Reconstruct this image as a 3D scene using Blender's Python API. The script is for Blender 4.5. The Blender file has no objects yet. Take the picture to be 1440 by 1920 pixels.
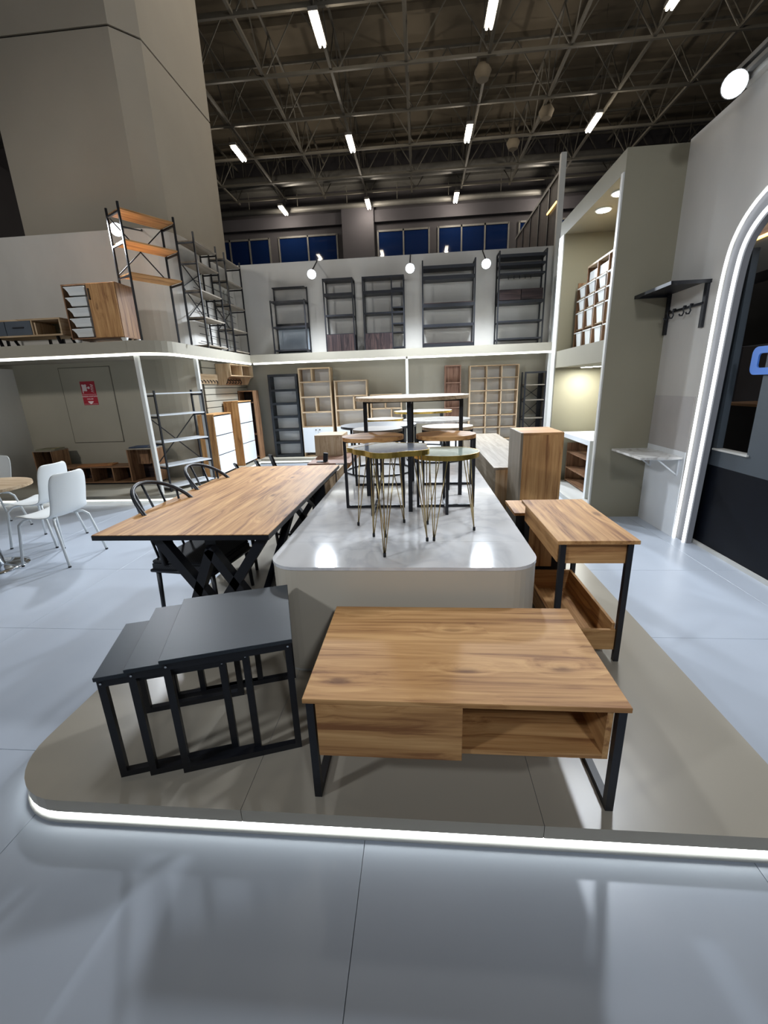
import bpy, bmesh, math, random
from mathutils import Vector, Matrix
random.seed(7)
SC = bpy.context.scene
COL = SC.collection
R = math.radians

# ------------------------------------------------------------------ camera
CAM_H = 1.46
cd = bpy.data.cameras.new('camera')
cam = bpy.data.objects.new('camera', cd); COL.objects.link(cam)
cd.sensor_fit = 'VERTICAL'; cd.sensor_height = 24.0
cd.lens = 800.5 / 1920 * 24.0
cd.clip_start = 0.02; cd.clip_end = 200
a, b, c = 0.09132143, -0.2863226, 0.0357789
ca, sa, cb, sb, cc, s_ = math.cos(a), math.sin(a), math.cos(b), math.sin(b), math.cos(c), math.sin(c)
My = Matrix(((ca, -sa, 0), (sa, ca, 0), (0, 0, 1)))
Mp = Matrix(((1, 0, 0), (0, cb, -sb), (0, sb, cb)))
Mr = Matrix(((cc, 0, s_), (0, 1, 0), (-s_, 0, cc)))
M = My @ Mp @ Mr
rt, fw, up = M.col[0], M.col[1], M.col[2]
cam.matrix_world = Matrix(((rt.x, up.x, -fw.x, 0), (rt.y, up.y, -fw.y, 0), (rt.z, up.z, -fw.z, CAM_H), (0, 0, 0, 1)))
SC.camera = cam

# ------------------------------------------------------------------ world, exposure, lights
SC.view_settings.view_transform = 'Standard'
SC.view_settings.look = 'None'
SC.view_settings.exposure = 0.0
SC.view_settings.gamma = 1.0
SC.view_settings.use_curve_mapping = False
w = bpy.data.worlds.new('world'); SC.world = w; w.use_nodes = True
bg = w.node_tree.nodes['Background']
bg.inputs['Color'].default_value = (0.75, 0.86, 1.0, 1); bg.inputs['Strength'].default_value = 0.10

def spot(name, loc, to, power, color=(0.86, 0.92, 1.0), size=100, blend=0.5, radius=0.14):
    l = bpy.data.lights.new(name, 'SPOT'); l.energy = power; l.color = color
    l.spot_size = R(size); l.spot_blend = blend; l.shadow_soft_size = radius
    o = bpy.data.objects.new(name, l); COL.objects.link(o); o.location = loc
    o.rotation_euler = (Vector(to) - Vector(loc)).to_track_quat('-Z', 'Y').to_euler()
    return o
# stand spotlights seen in the photo (the heads are built further down)
spot('spot_back_a', (-2.02, 8.22, 3.48), (-1.9, 6.5, 0.0), 680, color=(.82, .90, 1.0), size=146, blend=0.9)
spot('spot_back_b', (-0.16, 8.22, 3.47), (-0.15, 6.5, 0.0), 680, color=(.82, .90, 1.0), size=146, blend=0.9)
spot('spot_back_c', (1.22, 8.22, 3.46), (1.15, 6.5, 0.0), 680, color=(.82, .90, 1.0), size=146, blend=0.9)
spot('spot_left', (-4.15, 6.0, 3.50), (-3.2, 2.9, 0.0), 330, size=136, blend=0.5)
spot('spot_right', (1.80, 3.9, 3.46), (0.2, 2.2, 0.0), 240, size=92, blend=0.7)
# the same kind of stand lamps on the aisle side, behind the photographer
spot('spot_aisle_a', (-4.8, -1.8, 4.2), (0.9, 4.4, 0.35), 560, size=48, blend=0.7, radius=0.25)
spot('spot_aisle_b', (1.6, -2.8, 4.2), (0.6, 5.0, 0.9), 380, size=62, blend=0.7, radius=0.25)
spot('spot_aisle_c', (-6.5, -1.5, 4.4), (-4.6, 6.6, 2.7), 560, color=(1, .97, .92), size=56, blend=0.8, radius=0.25)
# hall lamps over the aisle, rows in front of the frame
for yy in (7.6, 2.6):
    for xx in (-6.31, -2.31, 1.70, 5.76):
        l = bpy.data.lights.new('hall_lamp_front', 'POINT'); l.energy = 78; l.color = (.98, .95, .90); l.shadow_soft_size = 0.3
        o = bpy.data.objects.new('hall_lamp_front', l); COL.objects.link(o); o.location = (xx, yy, 9.4)

# ------------------------------------------------------------------ materials
def lin(h):
    h = h.lstrip('#'); v = []
    for i in (0, 2, 4):
        x = int(h[i:i + 2], 16) / 255
        v.append(x / 12.92 if x <= 0.04045 else ((x + 0.055) / 1.055) ** 2.4)
    return (v[0], v[1], v[2], 1.0)

def mat(name, col, rough=0.5, metal=0.0, emit=None, es=0.0, noise=0.0, nscale=6.0, bump=0.0, bscale=200.0, stretch=None, spec=0.5, coat=0.0):
    m = bpy.data.materials.new(name); m.use_nodes = True
    nt = m.node_tree; N = nt.nodes; L = nt.links; p = N['Principled BSDF']
    col = lin(col) if isinstance(col, str) else col
    p.inputs['Base Color'].default_value = col
    p.inputs['Roughness'].default_value = rough; p.inputs['Metallic'].default_value = metal
    p.inputs['Specular IOR Level'].default_value = spec
    p.inputs['Coat Weight'].default_value = coat; p.inputs['Coat Roughness'].default_value = 0.05
    if emit:
        p.inputs['Emission Color'].default_value = lin(emit) if isinstance(emit, str) else emit
        p.inputs['Emission Strength'].default_value = es
    if noise or bump:
        tc = N.new('ShaderNodeTexCoord'); mp = N.new('ShaderNodeMapping'); L.new(tc.outputs['Object'], mp.inputs[0])
        if stretch: mp.inputs['Scale'].default_value = stretch
    if noise:
        n = N.new('ShaderNodeTexNoise'); n.inputs['Scale'].default_value = nscale; n.inputs['Detail'].default_value = 5
        L.new(mp.outputs[0], n.inputs['Vector'])
        r = N.new('ShaderNodeValToRGB'); L.new(n.outputs['Fac'], r.inputs[0])
        r.color_ramp.elements[0].position = 0.3; r.color_ramp.elements[1].position = 0.7
        r.color_ramp.elements[0].color = tuple(x * (1 - noise) for x in col[:3]) + (1,)
        r.color_ramp.elements[1].color = tuple(min(1, x * (1 + noise)) for x in col[:3]) + (1,)
        L.new(r.outputs[0], p.inputs['Base Color'])
    if bump:
        n2 = N.new('ShaderNodeTexNoise'); n2.inputs['Scale'].default_value = bscale; n2.inputs['Detail'].default_value = 3
        L.new(mp.outputs[0], n2.inputs['Vector'])
        bp = N.new('ShaderNodeBump'); bp.inputs['Strength'].default_value = bump; bp.inputs['Distance'].default_value = 0.002
        L.new(n2.outputs['Fac'], bp.inputs['Height']); L.new(bp.outputs[0], p.inputs['Normal'])
    return m

def wood(name, axis, dark, mid, light, rough=0.55, knots=True, cross=17.0, along=1.0):
    m = bpy.data.materials.new(name); m.use_nodes = True
    nt = m.node_tree; N = nt.nodes; L = nt.links; p = N['Principled BSDF']
    p.inputs['Roughness'].default_value = rough; p.inputs['Specular IOR Level'].default_value = 0.25
    tc = N.new('ShaderNodeTexCoord'); oi = N.new('ShaderNodeObjectInfo')
    add = N.new('ShaderNodeVectorMath'); add.operation = 'ADD'
    sc = N.new('ShaderNodeVectorMath'); sc.operation = 'SCALE'; sc.inputs[0].default_value = (13.7, 7.9, 5.3)
    L.new(oi.outputs['Random'], sc.inputs['Scale'])
    L.new(tc.outputs['Object'], add.inputs[0]); L.new(sc.outputs[0], add.inputs[1])
    def mapped(al, cr):
        mp = N.new('ShaderNodeMapping'); s = [cr, cr, cr]; s[axis] = al
        mp.inputs['Scale'].default_value = s; L.new(add.outputs[0], mp.inputs[0]); return mp
    # knots
    kn = N.new('ShaderNodeTexVoronoi'); kn.feature = 'F1'; kn.inputs['Scale'].default_value = 1.0
    L.new(mapped(2.9, 7.0).outputs[0], kn.inputs['Vector'])
    kr = N.new('ShaderNodeMapRange'); kr.inputs['From Min'].default_value = 0.02; kr.inputs['From Max'].default_value = 0.20; kr.inputs['To Min'].default_value = 0.85; kr.interpolation_type = 'SMOOTHERSTEP'
    kr.inputs['To Min'].default_value = 1.0; kr.inputs['To Max'].default_value = 0.0
    L.new(kn.outputs['Distance'], kr.inputs['Value'])
    sep = N.new('ShaderNodeSeparateColor'); L.new(kn.outputs['Color'], sep.inputs[0])
    th = N.new('ShaderNodeMath'); th.operation = 'GREATER_THAN'; th.inputs[1].default_value = 0.4; L.new(sep.outputs[0], th.inputs[0])
    km = N.new('ShaderNodeMath'); km.operation = 'MULTIPLY'; L.new(kr.outputs[0], km.inputs[0]); L.new(th.outputs[0], km.inputs[1])
    # broad figure, warped around the knots
    wv = N.new('ShaderNodeMapRange'); wv.inputs['From Max'].default_value = 0.5; wv.inputs['To Min'].default_value = 0.6; wv.inputs['To Max'].default_value = 0.0
    L.new(kn.outputs['Distance'], wv.inputs['Value'])
    wm = N.new('ShaderNodeMath'); wm.operation = 'MULTIPLY'; L.new(wv.outputs[0], wm.inputs[0]); L.new(th.outputs[0], wm.inputs[1])
    va = N.new('ShaderNodeVectorMath'); va.operation = 'ADD'
    L.new(mapped(along, cross).outputs[0], va.inputs[0]); L.new(wm.outputs[0], va.inputs[1])
    n1 = N.new('ShaderNodeTexNoise'); n1.inputs['Scale'].default_value = 1.0; n1.inputs['Detail'].default_value = 7; n1.inputs['Roughness'].default_value = 0.62; n1.inputs['Distortion'].default_value = 0.9
    L.new(va.outputs[0], n1.inputs['Vector'])
    n2 = N.new('ShaderNodeTexNoise'); n2.inputs['Scale'].default_value = 1.0; n2.inputs['Detail'].default_value = 4
    L.new(mapped(2.5, 75).outputs[0], n2.inputs['Vector'])
    mx = N.new('ShaderNodeMath'); mx.operation = 'MULTIPLY_ADD'; mx.inputs[1].default_value = 0.40
    L.new(n2.outputs['Fac'], mx.inputs[0])
    sub = N.new('ShaderNodeMath'); sub.operation = 'SUBTRACT'; sub.inputs[1].default_value = 0.20
    L.new(n1.outputs['Fac'], sub.inputs[0]); L.new(sub.outputs[0], mx.inputs[2])
    r = N.new('ShaderNodeValToRGB'); e = r.color_ramp.elements
    e[0].position = 0.32; e[0].color = lin(dark); e[1].position = 0.68; e[1].color = lin(light)
    k = e.new(0.47); k.color = lin(mid)
    L.new(mx.outputs[0], r.inputs[0])
    if knots:
        mix = N.new('ShaderNodeMix'); mix.data_type = 'RGBA'
        kf = N.new('ShaderNodeMath'); kf.operation = 'MULTIPLY'; kf.use_clamp = True; ka = N.new('ShaderNodeMapRange'); ka.inputs['From Min'].default_value = 0.35; ka.inputs['From Max'].default_value = 0.6; ka.inputs['To Min'].default_value = 1.25; ka.inputs['To Max'].default_value = 0.35; L.new(n1.outputs['Fac'], ka.inputs['Value']); L.new(km.outputs[0], kf.inputs[0]); L.new(ka.outputs[0], kf.inputs[1]); L.new(kf.outputs[0], mix.inputs['Factor']); L.new(r.outputs[0], mix.inputs['A'])
        dk = lin(dark); mix.inputs['B'].default_value = (dk[0] * .62, dk[1] * .58, dk[2] * .55, 1)
        L.new(mix.outputs['Result'], p.inputs['Base Color'])
    else:
        L.new(r.outputs[0], p.inputs['Base Color'])
    return m

def wset(name, *cols, **k): return [wood(name + '_' + 'xyz'[i], i, *cols, **k) for i in range(3)]
PINE = wset('pine', '#845836', '#b48655', '#d0a36e')
OAK = wset('pale_oak', '#93795c', '#b39a7a', '#c6b195', knots=False)
WALNUT = wset('walnut', '#5f4530', '#86644a', '#a5815f')
DARKW = wset('dark_wood', '#1e1719', '#2f2526', '#4a3a37', knots=False)
REDW = wset('red_wood', '#6a4d3f', '#8c6a58', '#a58572', knots=False)
GREYW = wset('grey_wood', '#7a7163', '#8a8072', '#988f82', knots=False)

BLACK = mat('black_metal', '#12141b', 0.42, 0.0, bump=0.05)
NAVYB = mat('black_panel', '#31373d', 0.42, spec=0.25, noise=0.06, nscale=60, stretch=(1, 14, 1))
WHITEP = mat('white_lacquer', '#dfe3e6', 0.35)
WHITEC = mat('white_plastic', '#e4e7e6', 0.4)
FLOORM = mat('white_floor', '#bdc5d0', 0.30, noise=0.035, nscale=2.2, bump=0.02, bscale=60, coat=0.0)
JOINT = mat('dark_joint', '#7c8188', 0.7)
GREIGE = mat('greige_platform', '#a9a192', 0.30, noise=0.04, nscale=1.6)
GREIGEP = mat('greige_plinth', '#c0b7a6', 0.4, noise=0.03, nscale=1.6)
GREIGEW = mat('greige_wall', '#a09a8b', 0.75, noise=0.06, nscale=1.3, bump=0.05, bscale=120)
PIERM = mat('greige_pier', '#88826f', 0.75, noise=0.05, nscale=1.3)
PLASTER = mat('plaster_wall', '#cbc8c2', 0.8, noise=0.08, nscale=1.4, stretch=(1, 1, .45), bump=0.08, bscale=90)
TRIMW = mat('white_trim', '#c9c8c2', 0.5, noise=0.03)
CONC = mat('column_paint', '#a59d8f', 0.85, noise=0.05, nscale=0.9, bump=0.1, bscale=50)
CONCJ = mat('column_joint', '#3d3a34', 0.9, noise=0.2)
ROOF = mat('dark_roof', '#5a5245', 0.9, noise=0.15, nscale=0.6)
STEEL = mat('truss_steel', '#4a4740', 0.6, noise=0.1, nscale=3)
DUCT = mat('duct_metal', '#5c5b58', 0.5, noise=0.1)
HALLW = mat('hall_wall', '#363438', 0.85, noise=0.08, nscale=0.7)
HALLC = mat('hall_concrete', '#39373c', 0.85, noise=0.08, nscale=0.7)
NIGHT = mat('night_glass', '#0a1a3c', 0.04, spec=0.5)
GOLD = mat('gold_edge', '#f2c566', 0.28, 1.0, noise=0.25, nscale=24, stretch=(1, 1, .1))
BRASS = mat('brass_wire', '#b7a377', 0.28, 1.0, noise=0.05)
CHROME = mat('chrome', '#cfd3d8', 0.12, 1.0, noise=0.03)
LED = mat('led_strip', '#ffffff', 0.5, emit=(0.96, 0.99, 0.93, 1), es=3.5)
LEDD = mat('led_dais', '#ffffff', 0.5, emit=(0.95, 0.98, 0.95, 1), es=2.2)
LEDT = mat('led_foot', '#ffffff', 0.5, emit=(0.93, 0.98, 0.97, 1), es=5.5)
LEDW = mat('led_cool', '#ffffff', 0.5, emit=(0.93, 0.97, 1.0, 1), es=2.3)
LEDY = mat('led_warm', '#ffffff', 0.5, emit=(1.0, 0.62, 0.18, 1), es=3)
TUBE = mat('lamp_tube', '#ffffff', 0.5, emit=(1.0, 0.90, 0.74, 1), es=40)
LENS = mat('spot_lens', '#ffffff', 0.5, emit=(0.88, 0.94, 1.0, 1), es=3)
DISC = mat('downlight_disc', '#ffffff', 0.5, emit=(0.97, 1.0, 0.96, 1), es=9)
DKGAP = mat('door_gap', '#5f5b52', 0.8, noise=0.05)
RED = mat('sign_red', '#a3182c', 0.4, noise=0.04)
SIGNW = mat('sign_white', '#ecd9da', 0.5)
BLUEG = mat('blue_sign', '#4f7fd0', 0.4, emit='#3d6fc8', es=0.12)
NAVY = mat('navy_panel', '#050913', 0.5, spec=0.15, noise=0.1)
GREYP = mat('slate_panel', '#464e55', 0.5, noise=0.05)
DKCAB = mat('dark_cabinet', '#14161d', 0.4, noise=0.1)
BLUEDR = mat('blue_grey_drawer', '#4a525c', 0.5, noise=0.05)
PANELW = mat('grey_white_back', '#e0e0dc', 0.6, noise=0.04, nscale=4, stretch=(1, 1, 6))
BEIGE = mat('sandstone_board', '#8a7a62', 0.6, noise=0.06)
RUBBER = mat('black_rubber', '#101012', 0.7, noise=0.1)
GREENB = mat('olive_board', '#7c7a63', 0.6, noise=0.08)
BLUEB = mat('navy_board', '#26364e', 0.5, noise=0.08)
ORANGE = mat('orange_board', '#a8703f', 0.5, noise=0.08)

def marble(name, base, vein, rough=0.12, scale=1.6, vw=0.06, warp=2.2):
    m = bpy.data.materials.new(name); m.use_nodes = True
    nt = m.node_tree; N = nt.nodes; L = nt.links; p = N['Principled BSDF']; p.inputs['Roughness'].default_value = rough
    tc = N.new('ShaderNodeTexCoord')
    n = N.new('ShaderNodeTexNoise'); n.inputs['Scale'].default_value = scale; n.inputs['Detail'].default_value = 6; n.inputs['Distortion'].default_value = warp
    L.new(tc.outputs['Object'], n.inputs['Vector'])
    r = N.new('ShaderNodeValToRGB'); e = r.color_ramp.elements
    e[0].position = 0.5 - vw; e[0].color = lin(base); e[1].position = 0.5 + vw; e[1].color = lin(base)
    k = e.new(0.5); k.color = lin(vein)
    L.new(n.outputs['Fac'], r.inputs[0])
    n2 = N.new('ShaderNodeTexNoise'); n2.inputs['Scale'].default_value = scale * .8; L.new(tc.outputs['Object'], n2.inputs['Vector'])
    mx = N.new('ShaderNodeMix'); mx.data_type = 'RGBA'
    L.new(n2.outputs['Fac'], mx.inputs['Factor']); L.new(r.outputs[0], mx.inputs['B']); mx.inputs['A'].default_value = lin(base)
    L.new(mx.outputs['Result'], p.inputs['Base Color']); return m
MARBLE = marble('glossy_marble_tile', '#d8d7d6', '#bcbcbf', 0.07)
MARBW = marble('white_marble', '#dcdad6', '#9a958d', 0.2, 3.0)
MARBG = marble('grey_marble', '#6d727c', '#8f949c', 0.10, 1.5, 0.02, 0.8)
MARBT = marble('green_marble', '#a3b3a9', '#c4d2c8', 0.10, 1.5, 0.02, 0.8)
MARBL = marble('pale_marble', '#c9c6cc', '#aeabb2', 0.12, 2.0, 0.03, 0.8)

def weave(name):
    m = bpy.data.materials.new(name); m.use_nodes = True
    nt = m.node_tree; N = nt.nodes; L = nt.links; p = N['Principled BSDF']; p.inputs['Roughness'].default_value = 0.7
    tc = N.new('ShaderNodeTexCoord'); ch = N.new('ShaderNodeTexChecker'); ch.inputs['Scale'].default_value = 130
    ch.inputs['Color1'].default_value = lin('#2a2d32'); ch.inputs['Color2'].default_value = lin('#0e0f12')
    L.new(tc.outputs['Object'], ch.inputs['Vector']); L.new(ch.outputs['Color'], p.inputs['Base Color']); return m
WEAVE = weave('black_cord_weave')

# ------------------------------------------------------------------ mesh helpers
class MB:
    def __init__(s): s.bm = bmesh.new()
    def box(s, x0, x1, y0, y1, z0, z1, bev=0.0):
        bm = bmesh.new() if bev else s.bm
        v = [bm.verts.new(p) for p in ((x0, y0, z0), (x1, y0, z0), (x1, y1, z0), (x0, y1, z0), (x0, y0, z1), (x1, y0, z1), (x1, y1, z1), (x0, y1, z1))]
        for f in ((3, 2, 1, 0), (4, 5, 6, 7), (0, 1, 5, 4), (1, 2, 6, 5), (2, 3, 7, 6), (3, 0, 4, 7)): bm.faces.new([v[i] for i in f])
        if bev:
            bmesh.ops.bevel(bm, geom=bm.edges[:], offset=bev, segments=1, affect='EDGES')
            me = bpy.data.meshes.new('t'); bm.to_mesh(me); bm.free(); s.bm.from_mesh(me); bpy.data.meshes.remove(me)
        return s
    def bar(s, p, q, w, h=None, upv=(0, 0, 1)):
        h = h or w; p = Vector(p); q = Vector(q); d = (q - p).normalized(); u = Vector(upv)
        if abs(d.dot(u)) > 0.98: u = Vector((0, 1, 0))
        x = d.cross(u).normalized() * (w / 2); y = x.cross(d).normalized() * (h / 2)
        v = []
        for e in (p, q):
            for m in ((-1, -1), (1, -1), (1, 1), (-1, 1)): v.append(s.bm.verts.new(e + x * m[0] + y * m[1]))
        for f in ((0, 1, 2, 3), (7, 6, 5, 4), (0, 4, 5, 1), (1, 5, 6, 2), (2, 6, 7, 3), (3, 7, 4, 0)): s.bm.faces.new([v[i] for i in f])
        return s
    def tube(s, pts, r, n=8, closed=False):
        pts = [Vector(p) for p in pts]; rings = []; N = len(pts); prev = None
        rr = r if isinstance(r, (list, tuple)) else [r] * N
        for i, p in enumerate(pts):
            if closed: d = (pts[(i + 1) % N] - pts[i - 1]).normalized()
            elif i == 0: d = (pts[1] - p).normalized()
            elif i == N - 1: d = (p - pts[-2]).normalized()
            else: d = ((pts[i + 1] - p).normalized() + (p - pts[i - 1]).normalized()).normalized()
            if prev is None:
                u = Vector((0, 0, 1)) if abs(d.z) < 0.9 else Vector((1, 0, 0))
            else: u = prev
            x = (u - d * u.dot(d)).normalized(); prev = x; y = d.cross(x)
            rings.append([s.bm.verts.new(p + (x * math.cos(2 * math.pi * k / n) + y * math.sin(2 * math.pi * k / n)) * rr[i]) for k in range(n)])
        for i in range(N if closed else N - 1):
            A, B = rings[i], rings[(i + 1) % N]
            for k in range(n):
                f = s.bm.faces.new((A[k], A[(k + 1) % n], B[(k + 1) % n], B[k])); f.smooth = True
        if not closed: s.bm.faces.new(rings[0][::-1]); s.bm.faces.new(rings[-1])
        return s
    def prism(s, pts, z0, z1, smooth=False):
        lo = [s.bm.verts.new((x, y, z0)) for x, y in pts]; hi = [s.bm.verts.new((x, y, z1)) for x, y in pts]; n = len(pts)
        s.bm.faces.new(lo[::-1]); s.bm.faces.new(hi)
        for i in range(n):
            f = s.bm.faces.new((lo[i], lo[(i + 1) % n], hi[(i + 1) % n], hi[i])); f.smooth = smooth
        return s
    def disc(s, cx, cy, rx, ry, z0, z1, n=40):
        return s.prism([(cx + rx * math.cos(2 * math.pi * k / n), cy + ry * math.sin(2 * math.pi * k / n)) for k in range(n)], z0, z1)
    def band(s, path, z0, z1, th=0.01):
        """thin upright ribbon following a closed list of points"""
        n = len(path); cx = sum(p[0] for p in path) / n; cy = sum(p[1] for p in path) / n
        def off(p, t):
            d = Vector((p[0] - cx, p[1] - cy)); l = d.length; return (cx + d.x * (l + t) / l, cy + d.y * (l + t) / l)
        V = [[s.bm.verts.new((*off(p, t), z)) for p in path] for t, z in ((0, z0), (th, z0), (th, z1), (0, z1))]
        for k in range(4):
            A, B = V[k], V[(k + 1) % 4]
            for i in range(n): s.bm.faces.new((A[i], A[(i + 1) % n], B[(i + 1) % n], B[i]))
        return s
    def lathe(s, prof, n=32, cx=0, cy=0):
        rings = [[s.bm.verts.new((cx + r * math.cos(2 * math.pi * k / n), cy + r * math.sin(2 * math.pi * k / n), z)) for k in range(n)] for r, z in prof]
        for A, B in zip(rings, rings[1:]):
            for k in range(n):
                f = s.bm.faces.new((A[k], A[(k + 1) % n], B[(k + 1) % n], B[k])); f.smooth = True
        s.bm.faces.new(rings[0][::-1]); s.bm.faces.new(rings[-1]); return s
    def build(s, name, m, par=None, loc=None):
        bmesh.ops.recalc_face_normals(s.bm, faces=s.bm.faces[:])
        me = bpy.data.meshes.new(name); s.bm.to_mesh(me); s.bm.free()
        me.materials.append(m); o = bpy.data.objects.new(name, me); COL.objects.link(o)
        if par is not None: o.parent = par
        if loc is not None: o.location = loc
        return o

def tag(o, label=None, cat=None, group=None, kind=None):
    if label: o['label'] = label
    if cat: o['category'] = cat
    if group: o['group'] = group
    if kind: o['kind'] = kind
    return o
def T(name, label, cat, loc=(0, 0, 0), rz=0.0, group=None):
    o = bpy.data.objects.new(name, None); COL.objects.link(o); o.location = loc; o.rotation_euler = (0, 0, rz)
    o.empty_display_size = 0.1
    return tag(o, label, cat, group)
def box(name, par, m, x0, x1, y0, y1, z0, z1, bev=0.0): return MB().box(x0, x1, y0, y1, z0, z1, bev).build(name, m, par)
def bar(name, par, m, p, q, w, h=None): return MB().bar(p, q, w, h).build(name, m, par)
def rod(name, par, m, pts, r, n=8, closed=False): return MB().tube(pts, r, n, closed).build(name, m, par)
def struct(o): o['kind'] = 'structure'; return o
def kids(o): return [x for x in bpy.data.objects if x.parent is o]
def copy_tree(o, parent=None):
    ch = kids(o); n = o.copy(); COL.objects.link(n)
    if parent is not None: n.parent = parent
    for k in ch: copy_tree(k, n)
    return n
def arc(cx, cy, r, a0, a1, n=8, ry=None):
    ry = ry or r
    return [(cx + r * math.cos(R(a0 + (a1 - a0) * k / n)), cy + ry * math.sin(R(a0 + (a1 - a0) * k / n))) for k in range(n + 1)]

# =================================================================== STRUCTURE
# floor: large tiles with recessed joints
floor = struct(box('floor', None, JOINT, -14, 9, -6, 24, -0.12, -0.006))
tile0 = None
for i in range(-7, 4):
    for j in range(-3, 10):
        x0 = -0.2 + 1.22 * i; y0 = -1.5 + 0.95 * j
        if x0 < -9: continue
        if tile0 is None:
            tile0 = MB().box(0.001, 1.219, 0.001, 0.949, -0.006, 0.0, 0.0007).build('tile', FLOORM, floor); o = tile0
        else:
            o = tile0.copy(); COL.objects.link(o)
        o.location = (x0, y0, 0)
# stand outline (lower wall) and deck
ceil_ = struct(box('ceiling', None, ROOF, -16, 16, -6, 24.2, 12.3, 12.5))
for k in range(13):
    box('roof_panel_rib', ceil_, ROOF, -16, 16, 4 + k * 1.55, 4.16 + k * 1.55, 12.12, 12.3)
rear = struct(box('wall_rear', None, HALLW, -16, 16, 24.0, 24.3, -0.1, 12.5))
box('beam', rear, HALLC, -16, 16, 23.7, 24.0, 9.1, 9.6)
box('beam', rear, DUCT, -16, 16, 23.4, 24.0, 10.6, 10.75)
box('pier', rear, HALLC, -3.7, -2.15, 23.5, 24.0, 0, 9.9)
for i, (x0, x1, n) in enumerate(((-11.6, -7.5, 4), (-7.0, -4.05, 2), (-2.0, 0.5, 2), (0.95, 4.3, 3), (4.8, 8.2, 3))):
    wn = struct(box('window_%d' % (i + 1), None, DUCT, x0, x1, 23.90, 23.99, 3.0, 3.08)); wn.name = 'window_%d' % (i + 1)
    box('frame', wn, DUCT, x0, x1, 23.90, 23.99, 8.72, 8.80)
    for k in range(n + 1):
        xx = x0 + (x1 - x0) * k / n
        box('mullion', wn, DUCT, xx - .035, xx + .035, 23.90, 23.99, 3.0, 8.8)
    for k in range(n):
        box('pane', wn, NIGHT, x0 + (x1 - x0) * k / n + .03, x0 + (x1 - x0) * (k + 1) / n - .03, 23.94, 23.96, 3.05, 8.75)
# side closing walls of the hall, far out
struct(box('wall_hall_left', None, HALLW, -16.2, -16, -6, 24.2, -0.1, 12.5)).name = 'wall_far_left'
struct(box('wall_hall_right', None, HALLW, 16, 16.2, -6, 24.2, -0.1, 12.5)).name = 'wall_far_right'

DZ = 2.13          # deck top
# lower walls of the stand
wall_left = struct(MB().prism([(-8.5, 6.8), (-4.15, 6.8)] + arc(-4.15, 7.3, 0.5, -90, 0, 8)[1:] + [(-3.65, 9.05), (-3.85, 9.05), (-3.85, 7.35), (-4.2, 7.0), (-8.5, 7.0)], 0, 3.76).build('wall_left', GREIGEW))
# upper part has a lighter finish: own skin
wu = MB().prism([(-8.5, 6.785), (-4.15, 6.785)] + arc(-4.15, 7.3, 0.515, -90, 0, 8)[1:] + [(-3.635, 9.05), (-3.66, 9.05), (-3.66, 7.3)] + arc(-4.15, 7.3, 0.49, 0, -90, 8)[1:-1] + [(-4.15, 6.81), (-8.5, 6.81)], DZ + .002, 3.78).build('upper_skin', PLASTER, wall_left)
wall_back = struct(box('wall_back', None, GREIGEW, -3.85, 2.60, 9.05, 9.25, 0, 3.79))
box('upper_skin', wall_back, PLASTER, -3.63, 2.60, 9.025, 9.055, DZ + .002, 3.80)
wside = struct(box('wall_niche_left', None, PLASTER, -6.75, -6.6, 5.52, 6.8, 0, DZ - .2)); wside.name = 'wall_niche'
wend = struct(box('wall_end', None, TRIMW, 2.44, 2.60, 6.55, 9.05, 0, 3.25))
# flush door in the left wall, outlined by a fine recess
door = struct(box('door_1', None, GREIGEW, -5.80, -4.94, 6.790, 6.80, 0.73, 1.91))
for (x0, x1, z0, z1) in ((-5.812, -5.802, .72, 1.92), (-4.938, -4.928, .72, 1.92), (-5.812, -4.928, .72, .73), (-5.812, -4.928, 1.91, 1.92)):
    box('door_gap', door, DKGAP, x0, x1, 6.793, 6.80, z0, z1)
# deck
edge = [(-8.5, 5.56)] + [(-3.75, 5.56)] + arc(-3.72, 5.96, 0.42, -90, 0, 8) + [(-3.30, 8.60), (2.44, 8.60)]
deckpts = edge + [(2.44, 9.05), (-3.66, 9.05), (-3.66, 7.3), (-4.15, 6.8), (-8.5, 6.8)]
deck = struct(MB().prism(deckpts, 1.985, DZ).build('trim_1', GREIGEW)); 
# LED strip under the deck lip
def inset(pts, d):
    out = []
    for i, p in enumerate(pts):
        a0 = Vector(pts[max(0, i - 1)]); a1 = Vector(pts[min(len(pts) - 1, i + 1)]); t = (a1 - a0).normalized()
        out.append((p[0] - t.y * d, p[1] + t.x * d))
    return out
strip = T('led_strip', 'long bright LED strip under the edge of the upper deck', 'LED strip', (0, 0, 0))
inn = inset(edge, 0.014)
cuts = [0, 2, 6, 11]
segs = [inn[0:2], inn[1:6], inn[5:11], inn[10:12], [(-3.25, 8.612), (-0.27, 8.612)], [(-0.23, 8.612), (2.42, 8.612)]]
for sgm in segs:
    rod('light_line', strip, LED, [(x, y, 1.966) for x, y in sgm], 0.017, 6)
# posts under the deck
for i, (x, y) in enumerate(((-3.66, 5.60), (-3.335, 6.5), (-0.25, 8.63), (2.40, 8.63))):
    struct(box('trim_%d' % (i + 2), None, TRIMW, x - .025, x + .025, y - .025, y + .025, 0.10, 1.948))
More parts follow.
